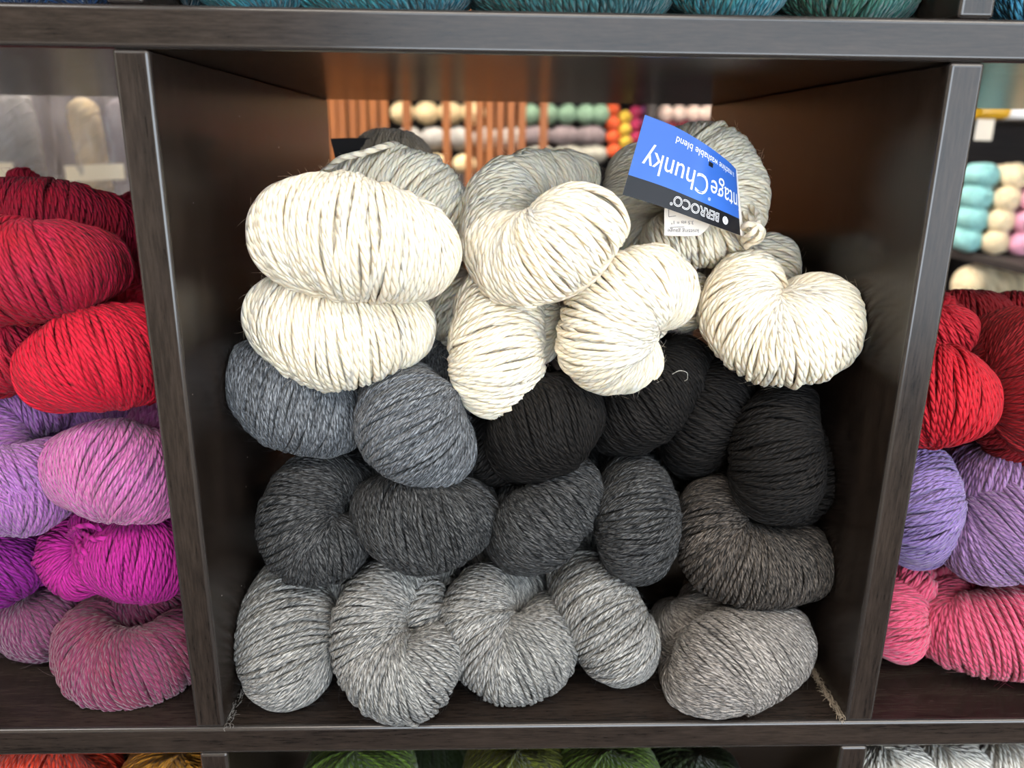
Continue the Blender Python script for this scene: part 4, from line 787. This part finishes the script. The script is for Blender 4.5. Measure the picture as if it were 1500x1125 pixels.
# ---- left: clear plastic bags with labels
def film(name, haze=.36, tint=(176, 170, 174)):
    m, nt, p = newmat(name); L = nt.links
    p.inputs['Base Color'].default_value = lin(*tint); p.inputs['Roughness'].default_value = .22
    tr = nt.nodes.new('ShaderNodeBsdfTransparent'); mx = nt.nodes.new('ShaderNodeMixShader')
    tc = N(nt, 'ShaderNodeTexCoord'); mp = N(nt, 'ShaderNodeMapping'); mp.inputs['Scale'].default_value = (1, 1, .25); L.new(tc.outputs['Object'], mp.inputs[0])
    n = N(nt, 'ShaderNodeTexNoise'); n.inputs['Scale'].default_value = 30; n.inputs['Distortion'].default_value = 1.5; L.new(mp.outputs[0], n.inputs[0])
    L.new(M(nt, 'ADD', M(nt, 'MULTIPLY', n.outputs[0], .5), haze - .25), mx.inputs[0])
    b = N(nt, 'ShaderNodeBump'); b.inputs['Strength'].default_value = .7; b.inputs['Distance'].default_value = .004; L.new(n.outputs[0], b.inputs['Height']); L.new(b.outputs[0], p.inputs['Normal'])
    L.new(tr.outputs[0], mx.inputs[1]); L.new(p.outputs[0], mx.inputs[2])
    out = [x for x in nt.nodes if x.type == 'OUTPUT_MATERIAL'][0]; L.new(mx.outputs[0], out.inputs[0]); return m
FILM = film('clear_film')
LABEL = plain('bag_label', lin(236, 222, 196), .5)
BZ = z(.10)
tb = empty('display_stand', (-.55, .85, 0)); tag(tb, 'low dark display stand carrying the clear plastic bags', 'stand')
for nm, a, b in (('stand_top', (-1.25, .74, BZ - .02), (-.30, 1.02, BZ)), ('side_panel', (-1.25, .74, 0), (-1.23, 1.02, BZ - .02)), ('side_panel', (-.32, .74, 0), (-.30, 1.02, BZ - .02))):
    mb = MB(); mb.box(a, b); o = mb.build(nm, [DW], tb, smooth=False); o.location = -tb.location; bevel(o, .002)
bags = [(-.79, .100, 'leftmost clear plastic bag of yarn at the picture edge, behind the left cubby', 'palegrey', 'stone'),
        (-.575, .098, 'clear plastic bag of grey yarn behind the left cubby, a wide cream label on it', 'palegrey', 'palegrey'),
        (-.405, .060, 'clear plastic bag of beige and mauve yarn beside the left divider', 'ivory', 'mauvegrey')]
for k, (bx, hw, lb, k1, k2) in enumerate(bags):
    by = .82 + .01 * k; dep = .05; hgt = .32
    mb = MB(); n = 25
    X, Q = np.meshgrid(np.linspace(-1, 1, n), np.linspace(0, 1, n), indexing='ij')
    bul = dep * np.maximum(1 - X ** 4, 0) ** .5 * (np.minimum(1, (1 - Q) * 3) ** .5) + .001
    wr = .004 * np.sin(X * 9 + Q * 4 + k) + .003 * np.sin(Q * 17 + X * 5)
    for sg in (-1, 1):
        mb.grid(np.stack([bx + X * hw * (1 - .04 * np.sin(Q * 6)), by + sg * (bul + wr * (bul > .01)), BZ + .001 + Q * hgt], -1))
    bag = mb.build('plastic_bag', [FILM], origin=(bx, by, BZ)); tag(bag, lb, 'plastic bag', 'clear plastic bags behind the left cubby')
    mb = MB(); zz = BZ + .145
    X, Q = np.meshgrid(np.linspace(-.62, .7, 20), np.linspace(0, 1, 4), indexing='ij')
    mb.grid(np.stack([bx + X * hw, by - dep * np.sqrt(1 - X ** 4) - .006, zz + Q * .021 + .002 * np.sin(X * 2)], -1))
    q = mb.build('label_strip', [LABEL], bag); q.location = -bag.location
    for j in range(2):
        r_ = min(.034, hw * .34); xx = bx + (-.45 + .9 * j) * hw
        o = small_skein('yarn_skein', [(xx, by, BZ + r_ + .003, r_), (xx + .004, by + .003, BZ + .14, r_ * .9), (xx, by, BZ + .235, r_ * .95)], (k1, k2)[j],
                    ('left' if j == 0 else 'right') + ' hand skein seen through the film of ' + ['the leftmost bag', 'the middle bag', 'the bag by the left divider'][k], 'yarn skein', 'skeins inside the clear bags', w=.004, tilt=.8)


# ------------------------------------------------------------------ camera
cam = bpy.data.cameras.new('camera'); co = bpy.data.objects.new('camera', cam); col.objects.link(co)
pi_, ya, ro = .2933, .0318, .0124
F = Vector((math.sin(ya) * math.cos(pi_), math.cos(ya) * math.cos(pi_), -math.sin(pi_)))
R = F.cross(Vector((0, 0, 1))).normalized(); U = R.cross(F)
R2 = R * math.cos(ro) + U * math.sin(ro); U2 = -R * math.sin(ro) + U * math.cos(ro)
co.matrix_world = Matrix(((R2.x, U2.x, -F.x, .1396), (R2.y, U2.y, -F.y, -.354), (R2.z, U2.z, -F.z, .2987 + Z0), (0, 0, 0, 1)))
cam.sensor_width = 36; cam.lens = 1158.56 / 1500 * 36; cam.clip_start = .01; cam.clip_end = 50
cam.dof.use_dof = True; cam.dof.focus_distance = .405; cam.dof.aperture_fstop = 7.0
sc.camera = co
sc.view_settings.view_transform = 'Standard'; sc.view_settings.look = 'None'
sc.view_settings.gamma = 1; sc.view_settings.use_curve_mapping = False
sc.view_settings.exposure = 0.03
sc.cycles.use_denoising = True
